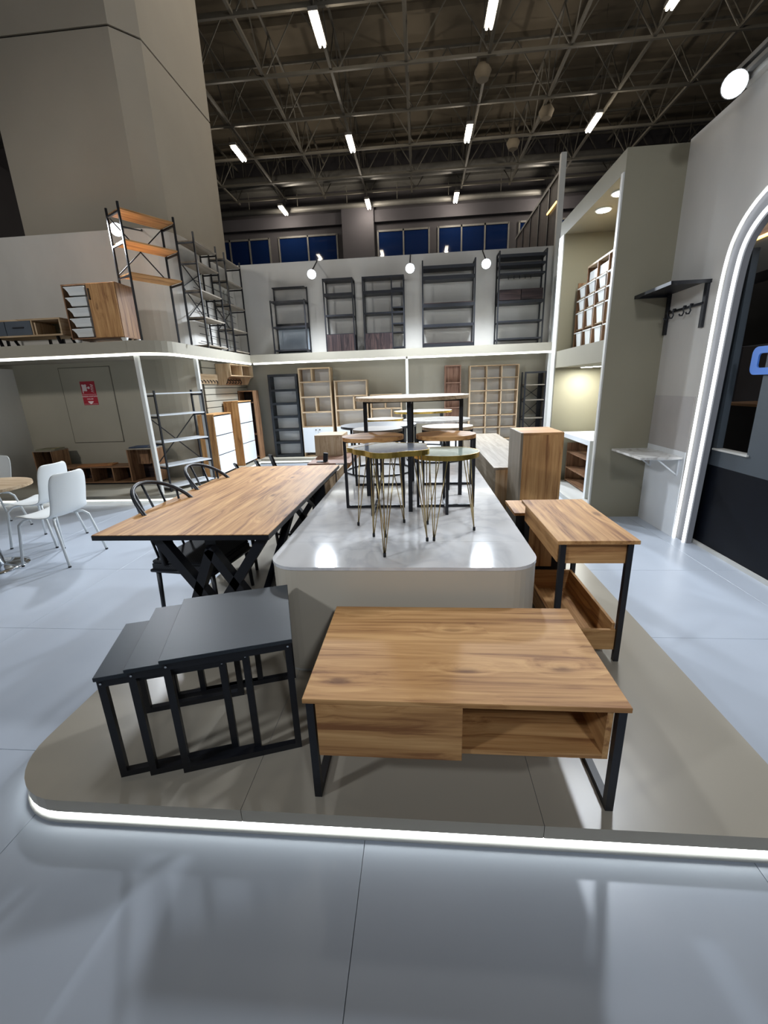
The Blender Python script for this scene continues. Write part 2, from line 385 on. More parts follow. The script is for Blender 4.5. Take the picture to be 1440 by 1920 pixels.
# low dais along the walls, with LED at its foot
dpts = [(-8.5, 5.52), (-3.75, 5.52)] + arc(-3.72, 5.94, 0.42, -90, 0, 8) + [(-3.30, 8.56), (2.44, 8.56)]
dais = T('display_dais', 'low grey dais along the walls carrying the bookcases and cabinets', 'platform')
MB().prism(dpts + [(2.44, 9.05), (-3.66, 9.05), (-3.66, 7.3), (-4.15, 6.8), (-8.5, 6.8)], 0.055, 0.10).build('top_slab', GREIGEW, dais)
ins = inset(dpts, 0.05)
MB().prism(ins + [(2.40, 9.0), (-3.6, 9.0), (-3.7, 7.3), (-4.15, 6.75), (-8.4, 6.75)], 0.0, 0.055).build('plinth_base', TRIMW, dais)
li = inset(dpts, 0.03)
rod('light_line', dais, LEDD, [(x, y, 0.03) for x, y in li], 0.010, 6)
# slatted display board on the turned wall
slat = T('slat_board', 'grey slatted wall board behind the shoe cabinets', 'wall board', (-3.645, 7.24, 0.33))
for k in range(15):
    box('slat', slat, GREIGEW, 0, 0.018, 0, 1.80, k * .11, k * .11 + .098)
box('backing', slat, BLACK, -0.003, 0.003, 0, 1.80, 0, 1.645)

# upright end post of the back wall
struct(box('trim_6', None, TRIMW, 2.42, 2.51, 8.86, 8.95, 0.0, 5.15))
# neighbouring stand seen over the back wall: dark glazed partition
nb = T('glass_partition', 'dark glazed partition of the neighbouring stand above the back wall', 'partition', (2.9, 10.4, 0))
for k in range(6):
    box('post', nb, BLACK, -.03, .03, k * .85, k * .85 + .06, 3.0, 5.55)
    if k < 5: box('glass_pane', nb, DARKW[2], -.012, .012, k * .85 + .06, k * .85 + .85, 3.0, 5.5)
box('top_rail', nb, DUCT, -.035, .035, -.1, 4.4, 5.5, 5.56)
box('warm_light', nb, LEDY, -.05, -.03, .2, .9, 5.0, 5.03)

# ---------------- right side: pier, niches, wall, arch
pier = struct(MB().build('trim_7', PIERM) if False else box('trim_7', None, PIERM, 1.84, 2.419, 4.67, 4.75, 0, 3.40))
nic = struct(box('wall_portal', None, PIERM, 1.84, 2.60, 6.32, 6.52, 0, 3.40)); nic.name = 'wall_niche_right'
box('top_band', nic, PIERM, 1.84, 2.60, 4.75, 6.32, 3.22, 3.40)
box('middle_band', nic, PIERM, 1.84, 2.60, 4.75, 6.32, 1.62, 1.83)
box('back_panel', nic, PIERM, 2.52, 2.60, 5.05, 6.32, 1.83, 3.22)
box('back_panel', nic, PIERM, 2.52, 2.60, 4.75, 6.32, 0.0, 1.62)
box('edge_strip', nic, TRIMW, 1.825, 1.84, 4.675, 4.72, 0.02, 3.22)
box('edge_strip', nic, TRIMW, 1.825, 1.84, 6.33, 6.50, 0.02, 3.22)
box('floor_slab', nic, TRIMW, 1.80, 2.52, 4.76, 6.34, 0.0, 0.06)
for i, (x, y, z, lab) in enumerate(((2.0, 5.55, 3.22, 'round downlight in the upper niche, further one'), (1.99, 5.12, 3.22, 'round downlight in the upper niche, nearer one'), (2.16, 6.05, 1.62, 'round downlight in the lower niche, left one'), (2.24, 5.85, 1.62, 'round downlight in the lower niche, right one'))):
    d = T('downlight', lab, 'light', (x, y, z), 0, 'downlights of the right niche')
    MB().disc(0, 0, .085, .085, -.012, 0.0, 24).build('rim', TRIMW, d)
    MB().disc(0, 0, .07, .07, -.018, -.0125, 24).build('diffuser', DISC, d)
    l = bpy.data.lights.new('niche_lamp', 'AREA'); l.energy = 9; l.size = 0.13; l.shape = 'DISK'; l.color = (.97, 1, .93)
    lo = bpy.data.objects.new('niche_lamp', l); COL.objects.link(lo); lo.location = (x, y, z - .03)

# right wall with the arched doorway (rounded corner), plane x = 2.36
XW = 2.36
arch_out = [(4.0, 0.0), (3.97, 1.0), (3.95, 1.9), (3.935, 2.2), (3.90, 2.40), (3.80, 2.555), (3.62, 2.675), (3.35, 2.72), (2.6, 2.72)]
def wallpoly(): return [(4.67, 0.0), (4.67, 3.42), (2.4, 3.42), (2.4, 2.72)] + arch_out[::-1][1:]
mb = MB(); n = wallpoly()
for xx in (XW - .02, XW + .10):
    pass
lo = [mb.bm.verts.new((XW, y, z)) for y, z in n]; hi = [mb.bm.verts.new((XW + .06, y, z)) for y, z in n]
mb.bm.faces.new(lo); mb.bm.faces.new(hi[::-1])
for i in range(len(n)): mb.bm.faces.new((lo[i], hi[i], hi[(i + 1) % len(n)], lo[(i + 1) % len(n)]))
wall_right = struct(mb.build('wall_right', PLASTER))
WPAN = mat('white_wall_panel', '#edf0f2', 0.35, noise=0.02)
box('upper_panel', wall_right, mat('pale_grey_panel', '#b9b5b2', .5, noise=.03), XW - .006, XW, 4.01, 4.665, 0.80, 1.28)
box('lower_panel', wall_right, WPAN, XW - .008, XW, 4.01, 4.665, 0.0, 0.80)
# arch light: two LED lines in a grey channel
arch = T('arch_light', 'double white LED outline around the arched doorway', 'LED arch')
def rib(pts, off, r, m, nm, par, x):
    q = []
    P = [Vector(p) for p in pts]
    for i, p in enumerate(P):
        t = (P[min(len(P) - 1, i + 1)] - P[max(0, i - 1)]).normalized(); nrm = Vector((-t.y, t.x))
        q.append((x, p.x + nrm.x * off, p.y + nrm.y * off))
    return rod(nm, par, m, q, r, 8)
# smooth the outline
def smooth(pts, it=2):
    for _ in range(it):
        q = [pts[0]]
        for a_, b_ in zip(pts, pts[1:]):
            q += [(a_[0] * .75 + b_[0] * .25, a_[1] * .75 + b_[1] * .25), (a_[0] * .25 + b_[0] * .75, a_[1] * .25 + b_[1] * .75)]
        q.append(pts[-1]); pts = q
    return pts
so = smooth(arch_out)
rib(so, 0.012, 0.011, LEDW, 'outer_light', arch, XW + .0)
rib(so, 0.125, 0.013, LEDW, 'inner_light', arch, XW + .02)
mb = MB(); q = []
for off in (0.0, 0.155):
    P = [Vector(p) for p in so]; row = []
    for i, p in enumerate(P):
        t = (P[min(len(P) - 1, i + 1)] - P[max(0, i - 1)]).normalized(); nr = Vector((-t.y, t.x))
        row.append((p.x + nr.x * off, p.y + nr.y * off))
    q.append(row)
for i in range(len(so) - 1):
    v = []
    for xx in (XW + .028, XW + .075):
        v.append([mb.bm.verts.new((xx, *q[k][j])) for k, j in ((0, i), (1, i), (1, i + 1), (0, i + 1))])
    A, B = v
    mb.bm.faces.new(A); mb.bm.faces.new(B[::-1])
    for k in range(4): mb.bm.faces.new((A[k], B[k], B[(k + 1) % 4], A[(k + 1) % 4]))
mb.build('channel', mat('channel_grey', '#8b8c90', .6, noise=.03), arch)
# panel wall inside the arch: navy below, slate above with a tall opening
pan = struct(box('wall_inner', None, NAVY, 2.47, 2.52, 1.2, 3.96, 0.0, 0.72)); pan.name = 'wall_arch'
box('slate_panel', pan, GREYP, 2.47, 2.52, 3.80, 3.96, 0.72, 2.35)
box('slate_panel', pan, GREYP, 2.47, 2.52, 1.2, 3.45, 0.72, 2.35)
box('slate_panel', pan, GREYP, 2.47, 2.52, 3.45, 3.80, 0.72, 0.86)
box('sill', pan, TRIMW, 2.455, 2.53, 3.43, 3.83, 0.85, 0.865)
box('kick_trim', pan, TRIMW, 2.45, 2.47, 1.2, 3.96, 0.0, 0.03)
# neighbouring kitchen behind the opening
kit = T('kitchen_unit', 'dark kitchen wall unit seen through the opening in the slate panel', 'cabinet', (3.3, 4.3, 0))
box('carcass', kit, DKCAB, 0.2, 0.8, -.6, 1.2, 0, 1.12)
box('upper_wall', kit, BEIGE, 0.75, 0.8, -.6, 1.2, 1.30, 1.75)
box('upper_cabinet', kit, DKCAB, 0.3, 0.8, -.6, 1.2, 1.75, 2.6)
box('worktop', kit, WALNUT[1], 0.18, 0.8, -.6, 1.2, 1.12, 1.145)
box('handle', kit, GOLD, 0.17, 0.2, 0.10, 0.42, 0.86, 0.885)
cove = T('cove_beam', 'brown beam with a warm light line behind the arch top', 'beam', (2.9, 3.0, 0))
box('beam', cove, WALNUT[1], 0.05, 0.4, -.6, 2.4, 2.60, 3.05)
box('lower_beam', cove, DKCAB, 0.05, 0.4, -.6, 2.4, 2.30, 2.57)
box('light_line', cove, LEDY, 0.03, 0.05, -.6, 2.4, 2.572, 2.592)
# rounded square sign letter
sg = T('blue_letter', 'blue rounded square letter O on the dark opening', 'sign', (2.462, 3.44, 1.545))
def rsq(w_, h_, r_, n_=5):
    p = []
    for cx, cz, a0 in ((w_ - r_, h_ - r_, 0), (-w_ + r_, h_ - r_, 90), (-w_ + r_, -h_ + r_, 180), (w_ - r_, -h_ + r_, 270)):
        p += [(cx + r_ * math.cos(R(a0 + 90 * k / n_)), cz + r_ * math.sin(R(a0 + 90 * k / n_))) for k in range(n_ + 1)]
    return p
mb = MB(); O = rsq(.13, .098, .05); I = rsq(.065, .05, .022)
rg = [[mb.bm.verts.new((x, y, z)) for y, z in P] for x, P in ((-.012, O), (-.012, I), (0, I), (0, O))]
for k in range(4):
    A, B = rg[k], rg[(k + 1) % 4]; m_ = len(A)
    for i in range(m_): mb.bm.faces.new((A[i], A[(i + 1) % m_], B[(i + 1) % m_], B[i]))
mb.build('letter', BLUEG, sg)

# building column with chamfered corner and a rope-like joint line
colm = T('building_column', 'massive beige building column behind the left wall', 'column', (0, 0, 0))
cp = [(-6.3, 7.35), (-4.32, 7.35), (-4.03, 7.65), (-4.0, 9.75), (-6.3, 9.75)]
MB().prism(cp, 0, 6.44).build('lower_shaft', CONC, colm)
MB().prism(cp, 6.47, 12.3).build('upper_shaft', CONC, colm)
cpi = [(-6.27, 7.38), (-4.34, 7.38), (-4.06, 7.67), (-4.03, 9.72), (-6.27, 9.72)]
MB().prism(cpi, 6.43, 6.48).build('joint', CONCJ, colm)

# =================================================================== HALL STEELWORK
def truss(name, lab, pts_b, pts_t, grp):
    t = T(name, lab, 'truss', (0, 0, 0), 0, grp)
    bar('bottom_chord', t, STEEL, pts_b[0], pts_b[-1], .075)
    bar('top_chord', t, STEEL, pts_t[0], pts_t[-1], .06)
    mb = MB(); k = 0
    for i in range(len(pts_b) - 1):
        mb.bar(pts_b[i], pts_t[i], .03); mb.bar(pts_t[i], pts_b[i + 1], .03)
    o = mb.build('web_bars', STEEL, t); o['kind'] = 'stuff'
XS = [-14.8 + 2.1 * k for k in range(15)]
for j, y in enumerate((12.7, 14.83, 16.94, 19.06, 21.15, 22.75)):
    truss('roof_truss', 'steel roof truss across the hall, number %s from the rear wall' % ['six', 'five', 'four', 'three', 'two', 'one'][j], [(x, y, 10) for x in XS], [(x + 1.05, y, 11.5) for x in XS], 'roof trusses across the hall')
for j, x in enumerate((-10.6, -8.5, -6.25, -4.35, -2.4, -0.3, 1.95, 4.1, 6.2, 8.3)):
    YS = [10.4 + 2.12 * k for k in range(7 - 1 + (0))] + [23.1]
    truss('purlin_truss', 'steel roof truss running along the hall, number %s from the left' % 'one two three four five six seven eight nine ten'.split()[j], [(x, y, 10.02) for y in YS], [(x, min(y + 1.05, 23.4), 11.45) for y in YS], 'roof trusses along the hall')
for i, (y, z, r_) in enumerate(((21.9, 10.35, .22), (23.52, 9.78, .12), (23.2, 10.9, .10))):
    t = T('duct_pipe', ['thick grey air duct crossing under the roof', 'thin grey pipe along the rear wall, lower one', 'thin grey pipe along the rear wall, upper one'][i], 'pipe')
    rod('pipe', t, DUCT, [(-15, y, z), (15, y, z)], r_, 12)
    for k in range(12): rod('hanger', t, STEEL, [(-13 + 2.4 * k, y, z), (-13 + 2.4 * k, y, 12.1)], .015, 6)
for i, (x, y) in enumerate(((1.85, 15.3), (4.2, 17.5), (3.5, 19.3))):
    t = T('ceiling_unit', ['small round hood hanging under the dark roof, nearest and largest of three', 'small round hood hanging under the dark roof, rightmost of three', 'small round hood hanging under the dark roof, farthest of three'][i], 'ceiling unit', (x, y, 9.7))
    MB().lathe([(.16, 0), (.24, .2), (.12, .4), (.04, .9)], 20).build('hood', ROOF, t)
    rod('hanger', t, STEEL, [(0, 0, .9), (0, 0, 2.3)], .02, 6)
for j, y in enumerate((12.65, 17.6, 22.75)):
    for i, x in enumerate((-6.31, -2.31, 1.70, 5.76)):
        if j == 0 and i == 0: continue
        t = T('hall_lamp', 'twin tube hall lamp, %s row from the front, %s from the left' % (['first', 'second', 'third'][j], ['first', 'second', 'third', 'fourth'][i]), 'lamp', (x, y, 9.5), 0, 'twin tube lamps under the hall roof')
        box('housing', t, DUCT, -.11, .11, -.52, .52, .04, .12)
        for s in (-1, 1): rod('tube', t, TUBE, [(s * .055, -.48, .0), (s * .055, .48, .0)], .03, 8)
        for s in (-1, 1): rod('cable', t, STEEL, [(0, s * .4, .12), (0, s * .4, 2.79)], .006, 5)
        l = bpy.data.lights.new('hall_lamp_light', 'POINT'); l.energy = 95; l.color = (1, .88, .72); l.shadow_soft_size = .08
        lo = bpy.data.objects.new('hall_lamp_light', l); COL.objects.link(lo); lo.location = (x, y, 9.3)

# stand spotlights
def spot_head(lab, base, head, aim):
    t = T('arm_spotlight', lab, 'spotlight', base, 0, None)
    h = Vector(head) - Vector(base); d = (Vector(aim) - Vector(head)).normalized()
    rod('arm', t, BLACK, [(0, 0, 0), (0, 0, .12) if h.z >= -.05 else (0, 0, -.02), tuple(h + Vector((0, 0, .04)))], .012, 8)
    rod('head', t, BLACK, [tuple(h - d * .09), tuple(h), tuple(h + d * .03)], [.05, .08, .085], 16)
    rod('lens', t, LENS, [tuple(h + d * .031), tuple(h + d * .036)], .08, 16)
for x, lab in ((-1.94, 'bright arm spotlight on the back wall, left of the three'), (-0.16, 'bright arm spotlight on the back wall, middle of the three'), (1.17, 'bright arm spotlight on the back wall, right of the three')):
    spot_head(lab, (x, 9.02, 3.80), (x, 8.52, 3.46), (x * .6, 2.5, 0.6))
spot_head('bright arm spotlight above the left cabinet with white bins', (-4.0, 6.79, 3.76), (-3.98, 6.18, 3.58), (-2.2, 2.0, 0.8))
t = T('flood_light', 'bright round floodlight on a bracket at the top of the right wall', 'spotlight', (2.36, 4.0, 3.42))
box('bracket', t, TRIMW, -.05, .0, -.75, .0, .0, .12); box('bracket_rail', t, DUCT, -.10, -.06, -.70, .05, .03, .06); box('bracket_rail', t, DUCT, -.10, -.06, -.70, .05, .09, .12)
rod('head', t, DUCT, [(-.08, .02, .03), (-.13, -.06, -.005), (-.145, -.09, -.015)], [.05, .075, .08], 20)
rod('lens', t, LENS, [(-.146, -.092, -.016), (-.149, -.098, -.018)], .075, 20)

# =================================================================== DISPLAY PLATFORM + PLINTH
tier = T('display_platform', 'low greige display platform with a lit LED line at its foot', 'platform')
tp = lambda d: arc(-1.30 , 1.055 + .27, .27 - d, 180, 270, 10) + [(1.24 - d, 1.055 + d), (1.24 - d, 7.2), (-1.57 + d, 7.2)]
# three top boards split at the seams x=-0.62 and x=0.38
def clip(pts, x0, x1):
    def cl(P, f, x):
        out = []
        for i in range(len(P)):
            A, B = P[i], P[(i + 1) % len(P)]
            if f(A[0]): out.append(A)
            if f(A[0]) != f(B[0]):
                t_ = (x - A[0]) / (B[0] - A[0]); out.append((x, A[1] + t_ * (B[1] - A[1])))
        return out
    return cl(cl(pts, lambda v: v >= x0, x0), lambda v: v <= x1, x1)
for x0, x1 in ((-3, -.6215), (-.6195, .3795), (.3815, 3)):
    MB().prism(clip(tp(0), x0, x1), 0.048, 0.10).build('platform_board', GREIGE, tier)
MB().prism(tp(.004), 0.046, 0.098).build('core', JOINT, tier)
MB().prism(tp(.03), 0.0, 0.0465).build('base', TRIMW, tier)
path = arc(-1.30, 1.055 + .27, .27 - .012, 185, 270, 10) + [(1.22, 1.067)]
rod('light_line', tier, LEDT, [(x, y, .030) for x, y in path], .011, 6)
rod('profile', tier, TRIMW, [(x, y - .0, .010) for x, y in arc(-1.30, 1.055 + .27, .27, 185, 270, 10) + [(1.24, 1.055)]], .009, 6)

pl = T('display_plinth', 'tall greige plinth with rounded corners and a glossy marble top', 'plinth')
def rrect(x0, x1, y0, y1, r_, d=0):
    return arc(x0 + r_, y0 + r_, r_ - d, 180, 270, 8) + arc(x1 - r_, y0 + r_, r_ - d, 270, 360, 8) + [(x1 - d, y1), (x0 + d, y1)]
MB().prism(rrect(-.735, .535, 1.79, 6.3, .15), .115, .652).build('body', GREIGEP, pl)
MB().prism(rrect(-.735, .535, 1.79, 6.3, .15, .004), .10, .115).build('skirting', TRIMW, pl)
yy = [1.79, 2.12, 3.32, 4.52, 6.3]
full = rrect(-.735, .535, 1.79, 6.3, .15, -.003)
for y0, y1 in zip(yy, yy[1:]):
    sw = [(p[1], p[0]) for p in full]
    MB().prism([(p[1], p[0]) for p in clip(sw, y0 + (.001 if y0 > 1.8 else -.1), y1 - .001)], .652, .668).build('marble_tile', MARBLE, pl)

# =================================================================== COFFEE TABLE
W = PINE
ct = T('coffee_table', 'pine-look coffee table with black loop legs in front', 'coffee table', (0.118, 1.405, 0.10))
box('tabletop', ct, W[0], -.504, .504, -.298, .298, .397, .415, .0015)
box('side_panel', ct, W[1], -.462, -.444, -.275, .28, .20, .397); box('side_panel', ct, W[1], .444, .462, -.275, .28, .20, .397)
box('bottom_panel', ct, W[0], -.444, .444, -.275, .28, .20, .218)
box('back_panel', ct, W[0], -.444, .444, .262, .28, .218, .397)
box('divider', ct, W[1], -.012, .006, -.27, .262, .218, .397)
box('drawer_front', ct, W[0], -.464, .004, -.294, -.276, .188, .393, .0015)
for s in (-1, 1):
    for y in (-.275, .275): box('leg', ct, BLACK, s * .484 - .0125, s * .484 + .0125, y - .0125, y + .0125, 0, .397)
    box('foot_rail', ct, BLACK, s * .484 - .0125, s * .484 + .0125, -.2625, .2625, 0, .025)
    box('top_rail', ct, BLACK, s * .484 - .0125, s * .484 + .0125, -.2625, .2625, .372, .397)

# =================================================================== NESTING TABLES
def nest(lab, fl, w_, d_, h_, rz):
    t = T('nesting_table', lab, 'side table', (fl[0], fl[1], .10), rz, 'set of three black nesting tables')
    s = .024
    box('tabletop', t, NAVYB, -.006, w_ + .006, -.008, d_, h_ - .016, h_, .0015)
    for x in (0, w_ - s):
        for y in (0, d_ - s):
            box('leg', t, BLACK, x, x + s, y, y + s, 0, h_ - .016)
        box('side_rail', t, BLACK, x, x + s, s, d_ - s, h_ - .045, h_ - .016)
        o = MB().tube([(x + s / 2, -.001, h_ - .03), (x + s / 2, -.004, h_ - .03)], .004, 8).build('screw', CHROME, t)
    box('front_rail', t, BLACK, s, w_ - s, 0, s, h_ - .045, h_ - .016)
    box('foot_rail', t, BLACK, s, w_ - s, 0, s, 0, s)
    box('rear_rail', t, BLACK, s, w_ - s, d_ - s, d_, h_ - .045, h_ - .016)
    box('rear_foot_rail', t, BLACK, s, w_ - s, d_ - s, d_, 0, s)
    return t
rz = R(19)
nest('lowest black nesting table, pushed furthest out to the left', (-1.12, 1.155), .42, .36, .440, rz)
nest('middle black nesting table between the lowest and the tallest', (-1.012, 1.168), .40, .44, .466, rz)
nest('tallest black nesting table, at the right of the nest', (-.892, 1.185), .435, .46, .492, rz)

# =================================================================== DINING TABLE + CHAIRS
dt = T('dining_table', 'long dining table with wood top and black crossed legs', 'dining table', (-1.268, 3.01, 0.0))
box('tabletop', dt, W[1], -.484, .484, -1.0, 1.0, .7485, .752)
box('table_edge', dt, BLACK, -.486, .486, -1.002, 1.002, .722, .7485)
def wleg(y):
    t = []
    for (xa, za, xb, zb) in ((-.162, .722, .238, .115), (.135, .65, -.092, .115), (.121, .65, .458, .115), (.438, .722, .008, .115)):
        bar('leg', dt, BLACK, (xa, y, za), (xb, y, zb), .06, .05)
    box('leg_plate', dt, BLACK, -.20, .47, y - .03, y + .03, .712, .722)
    box('foot_bar', dt, BLACK, -.13, .475, y - .03, y + .03, .10, .118)
wleg(-.93); wleg(.86)
box('stretcher', dt, BLACK, .10, .16, -.93, .84, .67, .712)
for s in (-1, 1): bar('brace', dt, BLACK, (.36, s * .85, .30), (.36, s * .1, .70), .04)

def dchair(lab, loc, rz, rise=0.10):
    """hoop-back chair, faces +x locally; the two legs over the platform stand on it (rise)"""
    t = T('dining_chair', lab, 'chair', loc, rz, 'black hoop-back chairs at the dining table')
    MB().box(-.13, .30, -.22, .22, .43, .452, .008).build('seat', WEAVE, t)
    MB().box(-.132, .302, -.222, .222, .385, .43, .004).build('woven_apron', WEAVE, t)
    rod('seat_frame', t, BLACK, [(-.132, -.225, .385), (.302, -.225, .385), (.302, .225, .385), (-.132, .225, .385)], .013, 8, True)
    for x, y in ((.28, -.2), (.28, .2), (-.11, -.2), (-.11, .2)):
        rod('leg', t, BLACK, [(x, y, .385), (x + (.012 if x > 0 else -.012), y * 1.05, rise if x > 0 else 0)], [.015, .012], 10)
    def hp(k): return (-.05 - .25 * math.sin(R(k)), -.23 * math.cos(R(k)), .64 + .26 * max(0, math.sin(R(k))) ** .6)
    rod('hoop', t, BLACK, [hp(k) for k in range(0, 181, 10)], .013, 10)
    for s in (-1, 1): rod('arm_post', t, BLACK, [(-.05, s * .23, .64), (-.03, s * .222, .43)], [.014, .02], 10)
    for k in (35, 62, 90, 118, 145):
        h_ = hp(k); rod('spindle', t, BLACK, [h_, (max(-.125, h_[0] + .05), h_[1] * .84, .44)], .008, 8)
    return t
dchair('black hoop-back chair with woven seat, nearest at the dining table', (-1.55, 2.58, 0), R(-8))
dchair('black hoop-back chair at the dining table, behind the nearest chair', (-1.57, 3.26, 0), R(-6))
# slatted-back chair at the far end of the table
t = T('slat_back_chair', 'black chair with wide slanted back slats at the far end of the dining table', 'chair', (-1.82, 4.75, .10))
box('seat', t, BLACK, -.24, .24, -.21, .21, .40, .44)
for x, y in ((-.21, -.18), (.21, -.18), (-.21, .18), (.21, .18)): box('leg', t, BLACK, x - .015, x + .015, y - .015, y + .015, 0, .40)
for k, hh in ((-.19, .60), (.05, .63), (.22, .69)): bar('back_slat', t, BLACK, (k + .03, -.2, .44), (k - .03, -.25, hh), .09, .02)

# low console with drawers behind the dining table, and cube on it
t = T('low_console', 'low wood console with drawer fronts behind the dining table', 'console', (-1.02, 4.12, .10))
box('tabletop', t, REDW[0], -.24, .24, .5, 1.25, .545, .563)
box('carcass', t, W[1], -.22, .225, .5, 1.22, .36, .545)
for k in range(2): box('drawer_front', t, W[1], .225, .240, .52 + k * .36, .85 + k * .36, .37, .54)
for x in (-.21, .21):
    for y in (.52, 1.2): box('leg', t, BLACK, x - .015, x + .015, y - .015, y + .015, 0, .36)
t = T('open_frame_bench', 'narrow bench with pale wood sides and black posts beside the plinth', 'bench', (-.83, 3.35, .10))
box('side_board', t, OAK[1], -.05, .035, .05, .52, .36, .60); box('side_board', t, OAK[1], -.05, .035, .56, .95, .36, .60)
for y in (.02, .53, .98): box('post', t, BLACK, -.05, .04, y - .015, y + .015, 0, .605)
box('rail', t, BLACK, -.05, .03, .03, .97, .30, .33)
t = T('wooden_cube', 'light wooden cube cabinet on the low console', 'cabinet', (-1.12, 5.15, .663))
box('top', t, OAK[0], -.17, .17, 0, .42, .235, .25); box('bottom', t, OAK[0], -.17, .17, 0, .42, 0, .015)
box('side_panel', t, OAK[2], -.17, -.155, 0, .42, .015, .235); box('side_panel', t, OAK[2], .155, .17, 0, .42, .015, .235)
box('front_panel', t, OAK[2], -.155, .155, .002, .017, .015, .235)
t = T('sample_bracket', 'small black angled bracket lying on the low console', 'bracket', (-1.12, 4.72, .663))
box('plate', t, BLACK, -.05, .06, -.04, .04, 0, .008); bar('upright', t, BLACK, (.045, 0, .008), (.055, 0, .10), .05, .03)

# =================================================================== TABLES ON THE PLINTH
PZ = .668
def hairpin(lab, c_, rz, r_, h_, top, shape='round', legr=.17):
    t = T('hairpin_table', lab, 'side table', (c_[0], c_[1], PZ), rz, None)
    n_ = 64
    if shape == 'round': P = [(r_ * math.cos(2 * math.pi * k / n_), r_ * math.sin(2 * math.pi * k / n_)) for k in range(n_)]
    else: P = [((r_ + .016 * math.cos(5 * 2 * math.pi * k / n_)) * math.cos(2 * math.pi * k / n_), (r_ + .016 * math.cos(5 * 2 * math.pi * k / n_)) * math.sin(2 * math.pi * k / n_)) for k in range(n_)]
    MB().prism(P, h_ - .022, h_).build('tabletop', top, t)
    MB().band(P, h_ - .024, h_ + .001, .002).build('gold_rim', GOLD, t)
    for k in range(3):
        a_ = R(120 * k); f = Vector((legr * math.cos(a_), legr * math.sin(a_), .004)); tg = Vector((-math.sin(a_), math.cos(a_), 0)); inw = Vector((-math.cos(a_), -math.sin(a_), 0))
        base = f - Vector((0, 0, 0)); topz = h_ - .022
        l = MB()
        for off in (-.05, 0, .05):
            tpnt = Vector((f.x, f.y, topz)) + inw * (.06 if off else .03) + tg * off
            l.tube([base + tg * off * .06 + Vector((0, 0, .012)), tpnt], .0028, 6)
        l.build('hairpin_leg', BRASS, t)
        MB().tube([f, f + Vector((0, 0, .02))], .0075, 8).build('foot', RUBBER, t)
    return t
hairpin('grey marble scalloped table with gold rim on brass hairpin legs, frontmost', (-.137, 2.07), R(256), .178, .507, MARBG, 'cloud', .172)
hairpin('pale scalloped gold-rimmed table half hidden behind the grey marble one', (-.225, 2.335), R(40), .165, .478, MARBL, 'cloud', .158)
hairpin('pale green round table with gold rim on brass hairpin legs', (.13, 2.27), R(246), .172, .452, MARBT, 'round', .162)

def loop_table(lab, c_, r_, h_, top, rz=0):
    t = T('loop_frame_table', lab, 'side table', (c_[0], c_[1], PZ), rz, None)
    MB().disc(0, 0, r_, r_, h_ - .024, h_, 48).build('tabletop', top, t)
    rr = r_ * .955; s = .018
    for k in range(4):
        a_ = R(90 * k + 45 * 0); x, y = rr * math.cos(a_), rr * math.sin(a_)
        box('leg', t, BLACK, x - s / 2, x + s / 2, y - s / 2, y + s / 2, 0, h_ - .024)
    box('foot_rail', t, BLACK, -rr + s / 2, rr - s / 2, -s / 2, s / 2, 0, s); box('foot_rail', t, BLACK, -s / 2, s / 2, -rr + s / 2, rr - s / 2, 0, s)
    box('top_rail', t, BLACK, -rr + s / 2, rr - s / 2, -s / 2, s / 2, h_ - .044, h_ - .024); box('top_rail', t, BLACK, -s / 2, s / 2, -rr + s / 2, rr - s / 2, h_ - .044, h_ - .024)
    return t
loop_table('round wood-topped table with black loop frame, front left pair member', (-.31, 2.79), .20, .487, PINE[0])
loop_table('round wood-topped table with black loop frame behind the green marble table', (.16, 2.79), .19, .487, PINE[0])
loop_table('pale-topped round loop-frame table in the second row, left one', (-.345, 3.46), .20, .470, GREYW[0])
loop_table('pale-topped round loop-frame table in the second row, right one', (.21, 3.46), .20, .475, OAK[0])
# tall oval table straddling them
t = T('tall_oval_table', 'tallest black-framed table with a pale oval wood top over the others', 'console table', (-.06, 3.12, PZ))
MB().disc(0, 0, .395, .52, .70, .722, 56).build('tabletop', OAK[0], t)
for x, y in ((-.335, 0), (.345, 0), (-.01, -.43), (-.01, .43)): box('leg', t, BLACK, x - .013, x + .013, y - .013, y + .013, 0, .70)
box('top_rail', t, BLACK, -.322, .332, -.011, .011, .678, .70); box('top_rail', t, BLACK, -.021, .001, -.417, .417, .678, .70)
box('foot_rail', t, BLACK, -.021, .001, -.417, .417, 0, .02)
# round tables with ring bases further back
def ring_table(lab, c_, rx, ry, h_, top, rimmed=False, nleg=4):
    t = T('ring_base_table', lab, 'coffee table', (c_[0], c_[1], PZ), 0, None)
    MB().disc(0, 0, rx, ry, h_ - .022, h_, 56).build('tabletop', top, t)
    if rimmed: MB().band([(rx * math.cos(2 * math.pi * k / 56), ry * math.sin(2 * math.pi * k / 56)) for k in range(56)], h_ - .024, h_ + .001, .003).build('gold_rim', GOLD, t)
    rod('ring_foot', t, BLACK, [(rx * .9 * math.cos(2 * math.pi * k / 40), ry * .9 * math.sin(2 * math.pi * k / 40), .009) for k in range(40)], .009, 8, True)
    for k in range(nleg):
        a_ = R(360 / nleg * k + 45); rod('leg', t, BLACK, [(rx * .9 * math.cos(a_), ry * .9 * math.sin(a_), .009), (rx * .9 * math.cos(a_), ry * .9 * math.sin(a_), h_ - .022)], .010, 8)
    return t
ring_table('round charcoal-topped table with black ring base on the plinth', (-.40, 4.12), .36, .36, .445, mat('charcoal_top', '#3a3d42', .35, noise=.05))
ring_table('oval white marble table with black ring base on the plinth', (.17, 4.75), .36, .34, .435, MARBW)
ring_table('white round table with gold rim furthest back on the plinth', (.03, 5.65), .37, .30, .475, WHITEP, True)
ring_table('small white gold-rimmed round table at the far left of the plinth', (-.45, 5.35), .24, .24, .41, WHITEP, True)

